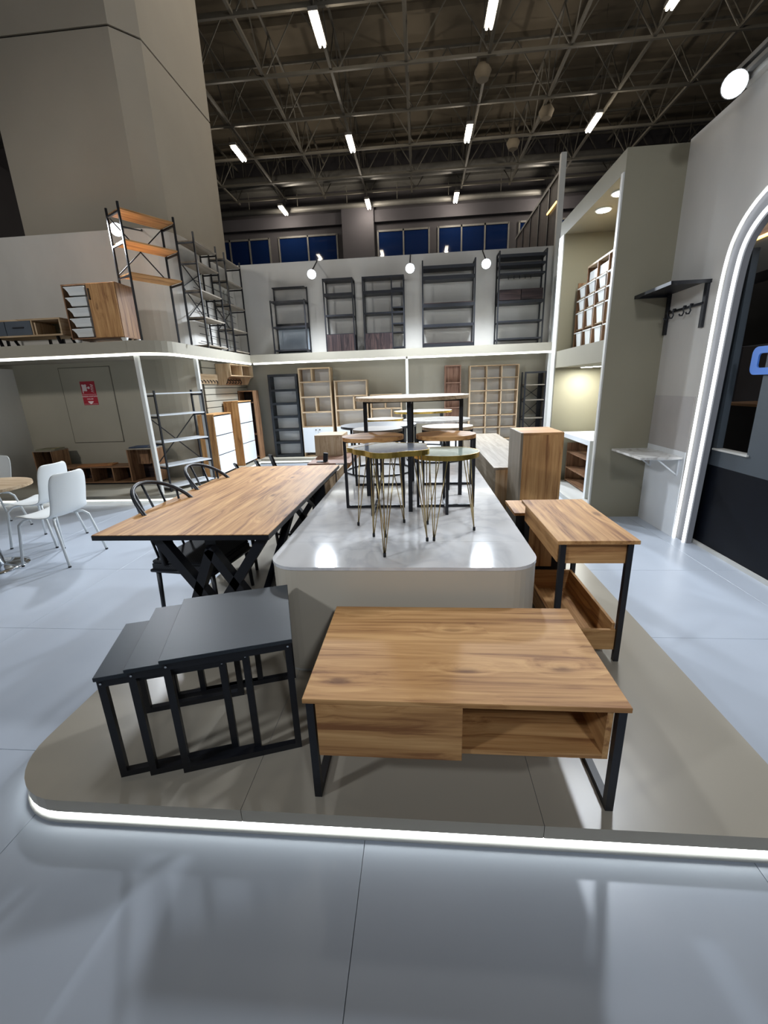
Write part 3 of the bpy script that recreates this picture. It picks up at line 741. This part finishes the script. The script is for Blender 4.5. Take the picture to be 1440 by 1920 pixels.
# =================================================================== RIGHT GROUP: trolley, cabinets
t = T('side_trolley', 'wood-topped rolling side table with black legs and an open lower tray', 'side table', (.81, 2.27, .10))
box('tabletop', t, W[1], -.186, .178, -.37, .37, .632, .65, .0015)
box('drawer_front', t, W[0], -.135, .150, -.335, -.319, .525, .628, .001)
box('side_panel', t, W[1], -.168, -.150, -.318, .34, .525, .632); box('side_panel', t, W[1], .148, .166, -.318, .34, .525, .632)
box('rear_panel', t, W[2], -.150, .01, .325, .341, .22, .632); box('apron', t, W[0], .01, .148, .325, .341, .525, .632)
for x in (-.152, .150):
    for y in (-.335, .335): box('leg', t, BLACK, x - .0125, x + .0125, y - .0125, y + .0125, 0, .632)
tr = box('tray_bottom', t, W[1], -.138, .137, -.32, .32, .06, .075)
box('tray_front', t, W[0], -.138, .137, -.335, -.32, .06, .17); box('tray_rear', t, W[0], -.138, .137, .308, .322, .075, .20)
box('tray_side', t, W[1], .122, .137, -.32, .308, .075, .20); box('tray_side', t, W[1], -.138, -.123, -.32, .308, .075, .17)

t = T('low_cabinet', 'low black cabinet with a wood top behind the rolling side table', 'cabinet', (.59, 2.66, .10))
box('top', t, W[1], 0, .36, 0, .31, .54, .558); box('body', t, BLACK, .012, .35, .012, .30, .03, .54); box('kick', t, BLACK, .03, .33, .03, .28, 0, .03)
t = T('tall_wood_cabinet', 'tall pine-look cabinet block standing right of the plinth', 'cabinet', (.785, 3.46, .10))
box('front_panel', t, W[2], 0.018, .31, 0, .018, .02, .952); box('side_panel', t, GREYW[2], 0, .018, 0, .45, 0, .97); box('side_panel', t, W[2], .31, .328, 0, .45, 0, .97)
box('top', t, W[0], .018, .31, 0, .45, .952, .97); box('bottom', t, W[0], .018, .31, 0, .45, 0, .02); box('back_panel', t, W[2], .018, .31, .435, .45, .02, .952)
t = T('long_sideboard', 'long low sideboard with pale wood top beside the plinth', 'sideboard', (.672, 3.98, .10))
box('top', t, GREYW[1], 0, .50, 0, 2.85, .578, .60, .001); box('side_panel', t, GREYW[1], 0.0, .018, 0, 2.85, .02, .578)
box('end_panel', t, OAK[2], .018, .48, 0, .018, .02, .578); box('end_panel', t, OAK[2], .018, .48, 2.83, 2.85, .02, .578)
for k in range(4): box('door', t, GREYW[2], .48, .50, .02 + k * .7, .70 + k * .7, .02, .575)
box('plinth_base', t, BLACK, .02, .46, .02, 2.82, 0, .02)

# niche contents
t = T('waterfall_table', 'white waterfall table inside the lower right niche', 'table', (1.98, 5.22, .06))
box('tabletop', t, WHITEP, 0, .46, 0, 1.05, .64, .70); box('end_leg', t, WHITEP, 0, .46, 0, .06, 0, .64)
t = T('open_shelf_unit', 'dark open shelf unit under the white waterfall table', 'shelf', (2.06, 5.42, .06))
for z in (.02, .2, .42): box('shelf', t, WALNUT[1], 0, .36, 0, .8, z, z + .018)
box('side_panel', t, WALNUT[2], 0, .36, -.02, 0, 0, .55); box('side_panel', t, WALNUT[2], 0, .36, .8, .82, 0, .55); box('back_panel', t, DARKW[2], .345, .36, 0, .8, 0, .55)

# cube shelf with white bins
cs = T('bin_shelf', 'wooden cubby shelf in the upper right niche holding white bins', 'shelf', (2.02, 5.0, 1.83))
Wc, Hc = 1.24, .92
rows = [(.03, .235), (.25, .455), (.47, .60), (.615, .745), (.76, .875)]
for k in range(5): box('upright', cs, WALNUT[2], 0, .34, k * .305, k * .305 + .014, .015, Hc - .02 if k < 4 else .80)
box('bottom', cs, WALNUT[1], 0, .34, 0, Wc, 0, .015); box('top', cs, OAK[1], 0, .34, 0, .93, Hc - .02, Hc)
for z in (.24, .46, .605, .75): box('shelf', cs, OAK[1], .02, .34, 0, Wc, z, z + .008)
box('back_panel', cs, WALNUT[2], .33, .34, 0, Wc, .015, .75)
def bin_(lab, x, y, z, w_, h_):
    mb = MB(); a_ = w_ / 2; b_ = a_ - .05
    def ring(h, z_, xo): return [mb.bm.verts.new(p) for p in ((xo, -h, z_), (xo, h, z_), (.30 - xo, h, z_), (.30 - xo, -h, z_))]
    A, B, C_, D = ring(a_, h_, -.012), ring(a_, h_ - .012, -.012), ring(b_ + .006, h_ - .012, .0), ring(b_ - .012, 0, .012)
    E, F = ring(b_, h_, .01), ring(b_ - .018, .006, .02)
    for P, Q in ((A, B), (B, C_), (C_, D), (E, A), (F, E)):
        for k in range(4): mb.bm.faces.new((P[k], P[(k + 1) % 4], Q[(k + 1) % 4], Q[k]))
    mb.bm.faces.new(D); mb.bm.faces.new(F)
    o = mb.build('storage_bin', WHITEC); o.location = (x, y, z)
    return tag(o, lab, 'bin', 'white bins in the cubby shelf')
colname = ['nearest', 'second', 'third', 'farthest']
for k in range(4):
    for r_, (z0, z1) in enumerate(rows[:4] if True else rows):
        if r_ == 0: h_ = .19
        elif r_ == 1: h_ = .19
        else: h_ = .115
        bin_('white plastic bin in the cubby shelf, %s column, %s row from below' % (colname[k], ['first', 'second', 'third', 'fourth'][r_]), 2.025, 5.0 + .014 + k * .305 + .146, 1.83 + z0 - (.013 if r_ == 0 else .0) , .262, h_)
for k in range(3):
    o = box('drawer_box', None, WHITEC, 0, .25, -.125, .125, 0, .09); o.location = (2.04, 5.0 + .014 + k * .305 + .146, 1.83 + .759)
    tag(o, 'shallow white box in the top row of the cubby shelf, %s one' % ['nearest', 'middle', 'farthest'][k], 'box', 'white boxes in the top row')

# coat rack on the right wall
t = T('coat_rack', 'black wall coat rack with hat shelf and four hooks on the right wall', 'coat rack', (XW, 4.08, 1.84))
for y in (0, .56): box('wall_bar', t, BLACK, -.022, 0, y - .02, y + .02, 0, .36)
for y in (-.02, .58): pass
box('shelf_panel', t, BLACK, -.30, 0, -.02, .58, .355, .362)
box('shelf_edge', t, BLACK, -.305, 0, -.035, -.02, .335, .362); box('shelf_edge', t, BLACK, -.305, 0, .58, .595, .335, .362); box('shelf_edge', t, BLACK, -.315, -.30, -.035, .595, .335, .362)
rod('rail', t, BLACK, [(-.02, 0, .19), (-.02, .56, .19)], .011, 8)
for y in (.14, .24, .40, .49):
    rod('hook', t, BLACK, [(-.02, y, .205), (-.04, y, .205), (-.045, y, .185), (-.035, y, .155), (-.045, y, .13), (-.065, y, .13), (-.072, y, .145)], .0065, 8)
t = T('wall_table', 'white marble drop-leaf table on brackets fixed to the right wall', 'table', (XW, 4.01, .735))
box('tabletop', t, MARBW, -.375, -.009, .02, .63, 0, .020, .001)
for y in (.06, .54):
    box('bracket', t, WHITEP, -.022, -.009, y, y + .03, -.16, 0); bar('bracket_arm', t, WHITEP, (-.016, y + .015, -.15), (-.20, y + .015, -.006), .012)
    box('bracket_top', t, WHITEP, -.24, -.022, y, y + .03, -.012, 0)

# =================================================================== UPPER LEFT DECK
def xframe(name, lab, loc, rz, w_, d_, h_, shelves, sm, xs, post=.022, cat='shelf', group=None, thick=.018, foot=None):
    """steel frame shelf: local x along its width, y depth (front y=0, back y=d)"""
    t = T(name, lab, cat, loc, rz, group)
    for x in (0, w_):
        for y in (0, d_):
            box('post', t, BLACK, x - post / 2, x + post / 2, y - post / 2, y + post / 2, 0, h_)
        for z in shelves: box('side_bar', t, BLACK, x - post / 2, x + post / 2, post / 2, d_ - post / 2, z - .03, z - .01)
    for z in shelves: box('shelf_board', t, sm, -.004, w_ + .004, -.012, d_ + .004, z - .0, z + thick) if False else box('shelf_board', t, sm, post / 2, w_ - post / 2, -.010, d_ + .004, z, z + thick)
    for z0, z1 in xs:
        bar('cross_brace', t, BLACK, (0, d_, z0), (w_, d_, z1), .012); bar('cross_brace', t, BLACK, (0, d_, z1), (w_, d_, z0), .012)
    return t
xframe('tall_frame_shelf', 'tall black frame shelf with three wood boards at the deck corner', (-3.62, 5.72, DZ), math.atan2(.58, .36), .69, .32, 1.58, (.80, 1.165, 1.50), PINE[0], ((.82, 1.5),))
xframe('frame_shelf', 'black frame shelf with grey boards, first behind the corner shelf', (-3.335, 6.98, DZ), R(90), .72, .27, 1.62, (.04, .45, .83, 1.22, 1.5), GREYW[0], ((.45, .9), (.9, 1.25)))
xframe('frame_shelf', 'black frame shelf with grey boards, nearest the back wall', (-3.335, 8.02, DZ), R(90), .66, .27, 1.62, (.03, .40, .80, 1.18, 1.52), GREYW[0], ((.4, .8),))
# wire grid on the turned wall
t = T('wire_grid', 'black horizontal wire rack on the wall behind the frame shelves', 'rack', (-3.60, 7.30, DZ + .15))
for k in range(9): rod('wire', t, BLACK, [(0, 0, k * .115), (0, 1.55, k * .115)], .005, 6)
for y in (.3, 1.2): box('carrier', t, TRIMW, -.03, -.008, y, y + .03, -.03, .98)

# cabinet with five white bins
cb = T('bin_cabinet', 'wooden cabinet with one door and a column of white bins on the left deck', 'cabinet', (-4.57, 5.70, DZ))
WA = WALNUT
box('top', cb, WA[0], 0, .735, 0, .36, .70, .715); box('bottom', cb, WA[0], 0, .735, 0, .36, .06, .075)
box('side_panel', cb, WA[2], 0, .015, 0, .36, .075, .70); box('side_panel', cb, WA[2], .72, .735, 0, .36, .075, .70)
box('divider', cb, WA[2], .335, .35, .005, .34, .075, .70); box('back_panel', cb, WA[2], .015, .72, .345, .36, .075, .70)
dr = box('door', cb, PINE[2], .352, .728, -.016, -.001, .068, .708, .001)
hd = MB().box(.372, .384, -.034, -.026, .52, .65).box(.372, .384, -.028, -.016, .52, .535).box(.372, .384, -.028, -.016, .635, .65).build('handle', BLACK, dr)
for x, y in ((.03, .03), (.68, .03), (.03, .30), (.68, .30)): MB().tube([(x + .02, y + .015, .06), (x + .02, y + .015, 0)], [.045, .022], 12).build('foot', WHITEC, cb)
for k in range(5):
    mb = MB(); z = .085 + k * .124; 
    A = [mb.bm.verts.new(p) for p in ((.045, -.022, z + .10), (.33, -.03, z + .10), (.33, .30, z + .10), (.045, .30, z + .10))]
    A2 = [mb.bm.verts.new(p) for p in ((.045, -.022, z + .088), (.33, -.03, z + .088), (.33, .30, z + .088), (.045, .30, z + .088))]
    B = [mb.bm.verts.new(p) for p in ((.075, -.012, z + .088), (.325, -.012, z + .088), (.325, .29, z + .088), (.075, .29, z + .088))]
    C_ = [mb.bm.verts.new(p) for p in ((.095, .0, z), (.31, .0, z), (.31, .28, z), (.095, .28, z))]
    for P, Q in ((A, A2), (A2, B), (B, C_)):
        for i in range(4): mb.bm.faces.new((P[i], P[(i + 1) % 4], Q[(i + 1) % 4], Q[i]))
    mb.bm.faces.new(C_); D = [mb.bm.verts.new(p) for p in ((.10, .0, z + .02), (.305, .0, z + .02), (.305, .27, z + .02), (.10, .27, z + .02))]
    for i in range(4): mb.bm.faces.new((A[i], A[(i + 1) % 4], D[(i + 1) % 4], D[i]))
    mb.bm.faces.new(D)
    o = mb.build('storage_tray', WHITEC); o.location = (-4.57, 5.70, DZ)
    tag(o, 'white plastic tray in the wooden cabinet, %s from the top' % ['fifth', 'fourth', 'third', 'second', 'first'][k], 'tray', 'white trays in the left cabinet')
# TV bench on the deck
t = T('tv_bench', 'wooden TV bench with a blue-grey drawer and an open bay on the left deck', 'TV bench', (-5.75, 5.68, DZ))
box('top', t, OAK[0], 0, 1.08, 0, .36, .315, .335); box('bottom', t, OAK[0], 0, 1.08, 0, .36, .12, .14)
box('side_panel', t, OAK[1], 1.06, 1.08, 0, .36, .14, .315); box('side_panel', t, OAK[1], 0, .02, 0, .36, .14, .315)
df = box('drawer_front', t, BLUEDR, .30, .66, -.004, .015, .142, .313); box('handle', df, BLACK, .40, .56, -.012, -.004, .225, .24)
box('drawer_front', t, BLUEDR, .02, .29, -.004, .015, .142, .313); box('inner_frame', t, OAK[2], .69, .71, .02, .34, .14, .29)
box('back_panel', t, GREENB, .02, 1.06, .34, .36, .14, .315); box('divider', t, OAK[2], .665, .68, .0, .34, .14, .315)
for x in (.1, .95): bar('leg', t, BLACK, (x, .06, .12), (x + .05, .04, 0), .03); bar('leg', t, BLACK, (x, .30, .12), (x + .05, .32, 0), .03)
t = T('dark_bench', 'dark-topped low bench behind the TV bench on the left deck', 'bench', (-6.35, 6.25, DZ))
box('top', t, DARKW[0], 0, 1.0, 0, .34, .40, .425); box('apron', t, BLACK, .02, .98, .02, .32, .33, .40)
for x in (.03, .94):
    for y in (.03, .28): box('leg', t, BLACK, x, x + .03, y, y + .03, 0, .33)

# =================================================================== UPPER BACK SHELVES (black)
YF, YB = 8.66, 9.0
def blackshelf(lab, x0, w_, d_, h_, shelves, sm, hf=None, panel=None):
    t = T('black_bookshelf', lab, 'bookshelf', (x0, 9.0 - d_, DZ), 0, 'black frame bookshelves on the back deck')
    s = .024; hf = hf or h_
    for x in (0, w_ - s):
        box('post', t, BLACK, x, x + s, 0, s, 0, hf); box('post', t, BLACK, x, x + s, d_ - s, d_, 0, h_)
        box('side_bar', t, BLACK, x, x + s, s, d_ - s, hf - s, hf)
    for z, th in shelves:
        dd = 0 if z < hf else d_ - .16
        box('shelf_board', t, sm, s, w_ - s, dd + .004, d_, z, z + th)
    return t
t = blackshelf('black frame shelf on the back deck with a projecting lower half, leftmost', -2.84, .68, .30, 1.22, ((.05, .03), (.47, .03), (.92, .03), (1.19, .02)), BLACK, .96)
box('back_panel', t, mat('smoked_panel', '#a3aeb9', .4, noise=.03), .03, .65, .285, .295, .0, .47)
box('back_rail', t, BLACK, .02, .66, .27, .30, .50, .58)
t = blackshelf('black shelf with a dark wood cabinet base on the back deck, second from left', -1.80, .57, .30, 1.28, ((.31, .012), (.63, .03), (.98, .05), (1.25, .03)), BLACK)
for k in range(2): box('door', t, DARKW[2], .024 + k * .262, .284 + k * .262, -.004, .012, .01, .31)
box('carcass', t, DARKW[2], .026, .544, .015, .29, .01, .305)
t = blackshelf('black shelf with cabinet base and narrow side column on the back deck, third from left', -1.06, .78, .28, 1.28, ((.30, .012), (.64, .03), (.99, .05), (1.25, .03)), BLACK)
for k in range(2): box('door', t, DARKW[2], .024 + k * .258, .28 + k * .258, -.004, .012, .01, .30)
box('carcass', t, DARKW[2], .026, .535, .015, .27, .01, .297)
box('post', t, BLACK, .535, .559, 0, .024, 0, 1.28)
for z in (.06, .48, .76, 1.08): box('short_shelf', t, BLACK, .559, .757, .004, .28, z - .035, z - .01)
t = blackshelf('wide black shelf with open bays on the back deck, fourth from left', .05, .97, .30, 1.48, ((.01, .06), (.36, .05), (.70, .06), (1.16, .06), (1.34, .05)), BLACK)
box('wood_ledge', t, DARKW[0], .03, .94, .004, .29, .762, .775); box('wood_ledge', t, DARKW[0], .03, .94, .002, .29, .07, .085)
t = blackshelf('black shelf with two small dark drawers on the back deck, rightmost', 1.42, .84, .30, 1.56, ((.08, .03), (.38, .03), (.70, .05), (1.17, .03), (1.32, .04), (1.45, .05)), BLACK)
for k in range(2): box('drawer', t, DARKW[0], .03 + k * .39, .41 + k * .39, -.004, .27, .755, .93)
for k in range(5): rod('hook', t, BLACK, [(.2 + k * .1, .14, 1.17), (.2 + k * .1, .13, 1.12), (.2 + k * .1, .115, 1.125)], .005, 6)

# =================================================================== LOWER BACK ROW
DB = 0.10
def bookcase(lab, x0, w_, d_, h_, m, th=.02, rows=(), cols=(), back=PANELW, z0=0.0, name='bookcase', group='bookcases along the back wall'):
    """rows: shelf heights; cols: (x, za, zb) vertical dividers"""
    t = T(name, lab, 'bookcase', (x0, 9.0 - d_, DB + z0), 0, group)
    box('side_panel', t, m[2], 0, th, 0, d_, 0, h_); box('side_panel', t, m[2], w_ - th, w_, 0, d_, 0, h_)
    box('top_board', t, m[0], th, w_ - th, 0, d_, h_ - th, h_); box('bottom_board', t, m[0], th, w_ - th, 0, d_, 0, th)
    box('back_panel', t, back, th, w_ - th, d_ - .008, d_ - .001, th, h_ - th)
    for z in rows: box('shelf', t, m[0], th, w_ - th, .006, d_ - .008, z - th / 2, z + th / 2)
    for x, za, zb in cols: box('divider', t, m[2], x - th / 2, x + th / 2, .006, d_ - .008, za, zb)
    return t
CHARC = [mat('charcoal_board', '#12181e', .45, noise=.08)] * 3
t = bookcase('narrow charcoal bookcase with six pale bays at the back left', -3.05, .60, .25, 1.66, CHARC, .045, [.30 + k * .262 for k in range(5)])
t = bookcase('tall pale oak bookcase with white doors at its base', -2.42, .65, .26, 1.76, OAK, .025, (.60, .90, 1.20, 1.49), ((.27, 1.49, 1.74), (.32, .90, 1.2)))
for k in range(2):
    d_ = box('door', t, WHITEP, .012 + k * .315, .322 + k * .315, -.018, -.001, .09, .60)
    MB().tube([(.285 + k * .08, -.018, .55), (.285 + k * .08, -.026, .55)], .012, 10).build('knob', BLACK, d_)
t = bookcase('shorter pale oak bookcase with white doors right of the tall one', -1.71, .66, .26, 1.50, OAK, .025, (.60, .92, 1.20), ((.38, .92, 1.20),))
for k in range(2): box('door', t, WHITEP, .012 + k * .318, .326 + k * .318, -.018, -.001, .09, .60)
t = bookcase('low pale oak shelf unit behind the tall oval table', -1.0, .63, .24, 1.21, OAK, .022, (.35, .66, .93), ((.30, .93, 1.19), (.42, .66, .93)))
t = bookcase('narrow reddish wood wall panel shelf on the back wall', .48, .32, .10, 1.71, REDW, .02, (1.38, .9), (), REDW[2])
t = bookcase('wide pale grid bookcase with three columns of bays', .95, .93, .26, 1.68, OAK, .018, [.27 + k * .235 for k in range(6)], ((.325, .02, 1.66), (.61, .02, 1.66)))
t = xframe('cross_brace_shelf', 'black frame shelf with crossed braces at the back right', (1.99, 8.68, DB), 0, .38, .28, 1.53, (.30, .66, 1.0, 1.28), GREYW[0], ((.3, .66), (.66, 1.0), (1.0, 1.28)), .028)
box('side_sheet', t, BLACK, .30, .37, .24, .26, .02, 1.5); box('top_bar', t, BLACK, .014, .366, -.014, .014, 1.50, 1.53)
t = T('ladder_rack', 'narrow black ladder rack leaning at the right end of the back wall', 'rack', (2.40, 7.75, DB))
for y in (0, .28): box('post', t, BLACK, -.012, .012, y - .012, y + .012, 0, 1.64)
for z in (.55, .86, 1.10, 1.36, 1.62): box('rung', t, BLACK, -.09, .03, -.012, .292, z, z + .018)

# shoe cabinets on the left dais, facing the centre
def shoecab(lab, y0, w_, h_, d_=.27):
    t = T('shoe_cabinet', lab, 'shoe cabinet', (-3.60, y0, DB), 0, 'shoe cabinets with white flaps')
    box('carcass_side', t, PINE[2], 0, d_, 0, .018, 0, h_); box('carcass_side', t, PINE[2], 0, d_, w_ - .018, w_, 0, h_)
    box('top', t, PINE[1], 0, d_ + .012, 0, w_, h_, h_ + .018); box('carcass_back', t, PINE[2], 0, .01, .018, w_ - .018, 0, h_)
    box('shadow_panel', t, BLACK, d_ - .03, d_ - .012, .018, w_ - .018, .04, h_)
    n_ = 3; hh = (h_ - .05) / n_
    for k in range(n_): box('flap', t, WHITEP, d_ - .01, d_ + .008, .012, w_ - .012, .045 + k * hh, .045 + k * hh + hh - .016, .001)
    return t
shoecab('shoe cabinet with three white flaps, the lower one nearer the white shelf', 6.78, .66, 1.0)
shoecab('taller shoe cabinet with three white flaps and a visible wood side', 7.80, .62, 1.17)
t = T('open_wood_bookcase', 'open reddish wood bookcase behind the taller shoe cabinet', 'bookcase', (-3.62, 8.55, DB))
box('side_panel', t, WALNUT[2], 0, .018, 0, .28, 0, 1.37); box('side_panel', t, WALNUT[2], .30, .318, 0, .28, 0, 1.37); box('top', t, WALNUT[0], .018, .30, 0, .28, 1.35, 1.37)
for z in (.05, .5, 1.13): box('shelf', t, WALNUT[0], .018, .30, 0, .27, z, z + .02)
box('back_panel', t, DARKW[2], .018, .30, .27, .28, 0, 1.35)
# wall hook boards
t = T('hook_board', 'oak wall board with dark hooks above the white shelf', 'hook board', (-3.62, 6.98, 1.60))
box('board', t, OAK[1], 0, .03, 0, .72, .05, .16); box('lower_board', t, OAK[1], 0, .018, 0.03, .69, 0, .05)
for k in range(6): rod('hook', t, BLACK, [(.03, .08 + k * .11, .06), (.06, .08 + k * .11, .04), (.06, .08 + k * .11, .01)], .008, 6)
t = T('wall_coat_shelf', 'wooden wall shelf box with two bays and hooks near the corner', 'coat shelf', (-3.62, 7.72, 1.58))
mb = MB(); pr_ = [(0, 0), (0, .36), (.27, .36), (.27, .15), (.2, .12), (.14, .0)]
for y in (0, 1.05):
    mb = MB(); L_ = [mb.bm.verts.new((x, y, z)) for x, z in pr_]; H_ = [mb.bm.verts.new((x, y + .02, z)) for x, z in pr_]
    mb.bm.faces.new(L_); mb.bm.faces.new(H_[::-1])
    for i in range(6): mb.bm.faces.new((L_[i], H_[i], H_[(i + 1) % 6], L_[(i + 1) % 6]))
    mb.build('end_panel', OAK[2], t)
box('top', t, OAK[1], 0, .27, .02, 1.05, .342, .36); box('shelf', t, OAK[1], 0, .27, .02, 1.05, .15, .165); box('divider', t, OAK[2], 0, .27, .52, .535, .165, .342)
box('back_panel', t, WALNUT[1], 0, .012, .02, 1.05, 0, .342)
for k in range(7): rod('hook', t, BLACK, [(.012, .15 + k * .13, .10), (.06, .15 + k * .13, .08), (.07, .15 + k * .13, .04), (.04, .15 + k * .13, .03)], .009, 6)

# white X shelf at the corner of the left niche
xframe('white_board_shelf', 'black frame shelf with five white boards and a cross brace at the left corner', (-3.60, 5.74, DB), math.atan2(.66, .34), .74, .26, 1.41, (.05, .36, .70, 1.07, 1.36), WHITEP, ((.36, 1.06),))

# TV unit with sample boards
tv = T('tv_unit', 'long walnut TV unit with raised cubes at both ends on the left dais', 'TV unit', (-6.16, 6.30, DB))
def cube_open(x0, x1, z0, z1, nm='cube'):
    box('side_panel', tv, WALNUT[2], x0, x0 + .02, 0, .34, z0, z1); box('side_panel', tv, WALNUT[2], x1 - .02, x1, 0, .34, z0, z1)
    box('top', tv, GREYW[0], x0, x1, 0, .34, z1, z1 + .018)
box('bottom', tv, WALNUT[0], 0, 2.0, 0, .34, .03, .048); box('kick', tv, BLACK, .05, 1.95, .04, .32, 0, .03)
cube_open(0, .33, .048, .545); cube_open(1.58, 2.0, .048, .545)
box('long_top', tv, WALNUT[0], .33, 1.58, 0, .34, .27, .288)
for x in (.55, .92, 1.28): box('divider', tv, WALNUT[2], x, x + .018, 0, .33, .048, .27)
box('back_panel', tv, DARKW[0], .02, 1.98, .33, .34, .048, .27); box('back_panel', tv, DARKW[0], .02, .31, .33, .34, .27, .545)
box('inner_side', tv, WALNUT[2], 1.60, 1.80, .20, .33, .288, .545)
def board(lab, x, y, z, w_, d_, m, rz):
    t = T('sample_board', lab, 'sample board', (x, y, z), rz, 'material sample boards on the TV unit')
    box('board', t, m, -w_ / 2, w_ / 2, -d_ / 2, d_ / 2, 0, .018); box('label_strip', t, GOLD, w_ / 2 - .08, w_ / 2 - .06, -d_ / 2 + .03, d_ / 2 - .03, .018, .02)
board('olive sample board on the left cube of the TV unit', -5.98, 6.46, DB + .563, .30, .24, GREENB, R(8))
board('orange wood sample board on the middle of the TV unit', -5.22, 6.46, DB + .288, .52, .22, ORANGE, R(12))
board('navy blue sample board on the right cube of the TV unit', -4.38, 6.47, DB + .563, .36, .24, BLUEB, R(5))

# fire hose cabinet sign
fs = T('fire_hose_sign', 'red fire hose cabinet sign on the left wall', 'sign', (-5.36, 6.786, 1.33))
box('plate', fs, RED, -.125, .125, 0, .004, 0, .37)
def flat(name, pts, m, d=-.002):
    mb = MB(); A = [mb.bm.verts.new((x, -.0005, z)) for x, z in pts]; B = [mb.bm.verts.new((x, d, z)) for x, z in pts]
    mb.bm.faces.new(A[::-1]); mb.bm.faces.new(B)
    for i in range(len(pts)): mb.bm.faces.new((A[i], A[(i + 1) % len(pts)], B[(i + 1) % len(pts)], B[i]))
    return mb.build(name, m, fs)
flat('hose_reel', [(-.105, .315), (-.095, .325), (-.065, .318), (-.035, .325), (-.022, .315), (-.028, .27), (-.022, .225), (-.035, .215), (-.065, .222), (-.09, .215), (-.09, .185), (-.1, .185), (-.105, .225), (-.1, .27)], SIGNW)
flat('reel_shaft', [(-.028, .264), (0, .264), (0, .276), (-.028, .276)], SIGNW)
flat('reel_hub', [(.012 + .02 * math.cos(R(k)), .27 + .02 * math.sin(R(k))) for k in range(0, 360, 30)], SIGNW)
for k in range(5):
    z = .31 - k * .026; flat('flame', [(.04, z + .008), (.085, z - .012), (.10, z - .006 - k * .004), (.055, z + .014)], SIGNW)
for z in (.163, ): flat('divider_line', [(-.12, z), (.12, z), (.12, z + .004), (-.12, z + .004)], SIGNW)
flat('border_line', [(-.118, .014), (.118, .014), (.118, .017), (-.118, .017)], SIGNW)
flat('arrow', [(-.045, .06), (.045, .06), (.045, .045), (0, .012), (-.045, .045)], SIGNW, -.003)
def text(body, x, z, size):
    cu = bpy.data.curves.new('lettering', 'FONT'); cu.body = body; cu.size = size; cu.extrude = .0008; cu.align_x = 'CENTER'
    o = bpy.data.objects.new('lettering', cu); COL.objects.link(o); o.location = (x, -.0015, z); o.rotation_euler = (R(90), 0, 0)
    dg = bpy.context.evaluated_depsgraph_get(); me = bpy.data.meshes.new_from_object(o.evaluated_get(dg)); bpy.data.objects.remove(o)
    me.materials.clear(); me.materials.append(SIGNW)
    n_ = bpy.data.objects.new('lettering', me); COL.objects.link(n_); n_.parent = fs; n_.location = (x, -.0015, z); n_.rotation_euler = (R(90), 0, 0)
text('YANGIN HORTUMU', 0, .125, .030); text('DOLABI', 0, .085, .030)

# =================================================================== WHITE CHAIRS + PEDESTAL TABLE
def wchair(lab, loc, rz):
    """shell chair, faces +x locally"""
    t = T('shell_chair', lab, 'chair', loc, rz, 'white shell chairs at the round table')
    prof = [(.22, .435, .19), (.205, .455, .205), (.12, .448, .215), (0, .435, .22), (-.10, .435, .22), (-.165, .455, .215), (-.195, .50, .205), (-.21, .56, .20), (-.225, .64, .205), (-.24, .72, .205), (-.252, .79, .195), (-.257, .82, .17), (-.258, .83, .13)]
    mb = MB(); rows_ = []
    for i, (x, z, hw) in enumerate(prof):
        row = []
        for k in range(9):
            u = -1 + k / 4; lift = .035 * abs(u) ** 2.5
            back = i > 5
            row.append(mb.bm.verts.new((x + (lift * .9 if back else 0), u * hw, z + (0 if back else lift * .55 - .006))))
        rows_.append(row)
    for A, B in zip(rows_, rows_[1:]):
        for k in range(8):
            f = mb.bm.faces.new((A[k], A[k + 1], B[k + 1], B[k])); f.smooth = True
    o = mb.build('shell', WHITEC, t)
    sm = o.modifiers.new('s', 'SOLIDIFY'); sm.thickness = .012; sm.offset = 0
    sb_ = o.modifiers.new('b', 'SUBSURF'); sb_.levels = 1; sb_.render_levels = 1
    for s in (-1, 1):
        for xa, xf in ((.16, .225), (-.14, -.245)):
            sg_ = 1 if xa > 0 else -1
            rod('leg', t, WHITEC, [(xa - sg_ * .04, s * .10, .425), (xa, s * .16, .418), (xa + sg_ * .03, s * .19, .38), (xf, s * .225, .012)], .0115, 10)
            rod('foot', t, RUBBER, [(xf, s * .225, .012), (xf, s * .225, 0)], .013, 10)
    rod('cross_tube', t, WHITEC, [(-.10, -.10, .424), (.12, -.10, .424)], .010, 8); rod('cross_tube', t, WHITEC, [(-.10, .10, .424), (.12, .10, .424)], .010, 8)
    return t
wchair('white shell chair nearest the dining table, seen from behind', (-3.38, 3.52, 0), R(178))
wchair('white shell chair behind the nearest white one, beside the LED strip', (-3.95, 3.98, 0), R(184))
wchair('white shell chair cut off at the left edge of the photo', (-5.0, 4.40, 0), R(250))
t = T('pedestal_table', 'round pale-topped pedestal table with a chrome disc base', 'table', (-3.86, 3.28, 0))
MB().disc(0, 0, .42, .42, .725, .75, 56).build('tabletop', OAK[0], t)
MB().lathe([(.25, 0), (.25, .008), (.20, .018), (.06, .03), (.045, .04)], 40).build('base', CHROME, t)
MB().lathe([(.075, .03), (.05, .4), (.05, .725)], 20).build('stem', CHROME, t)
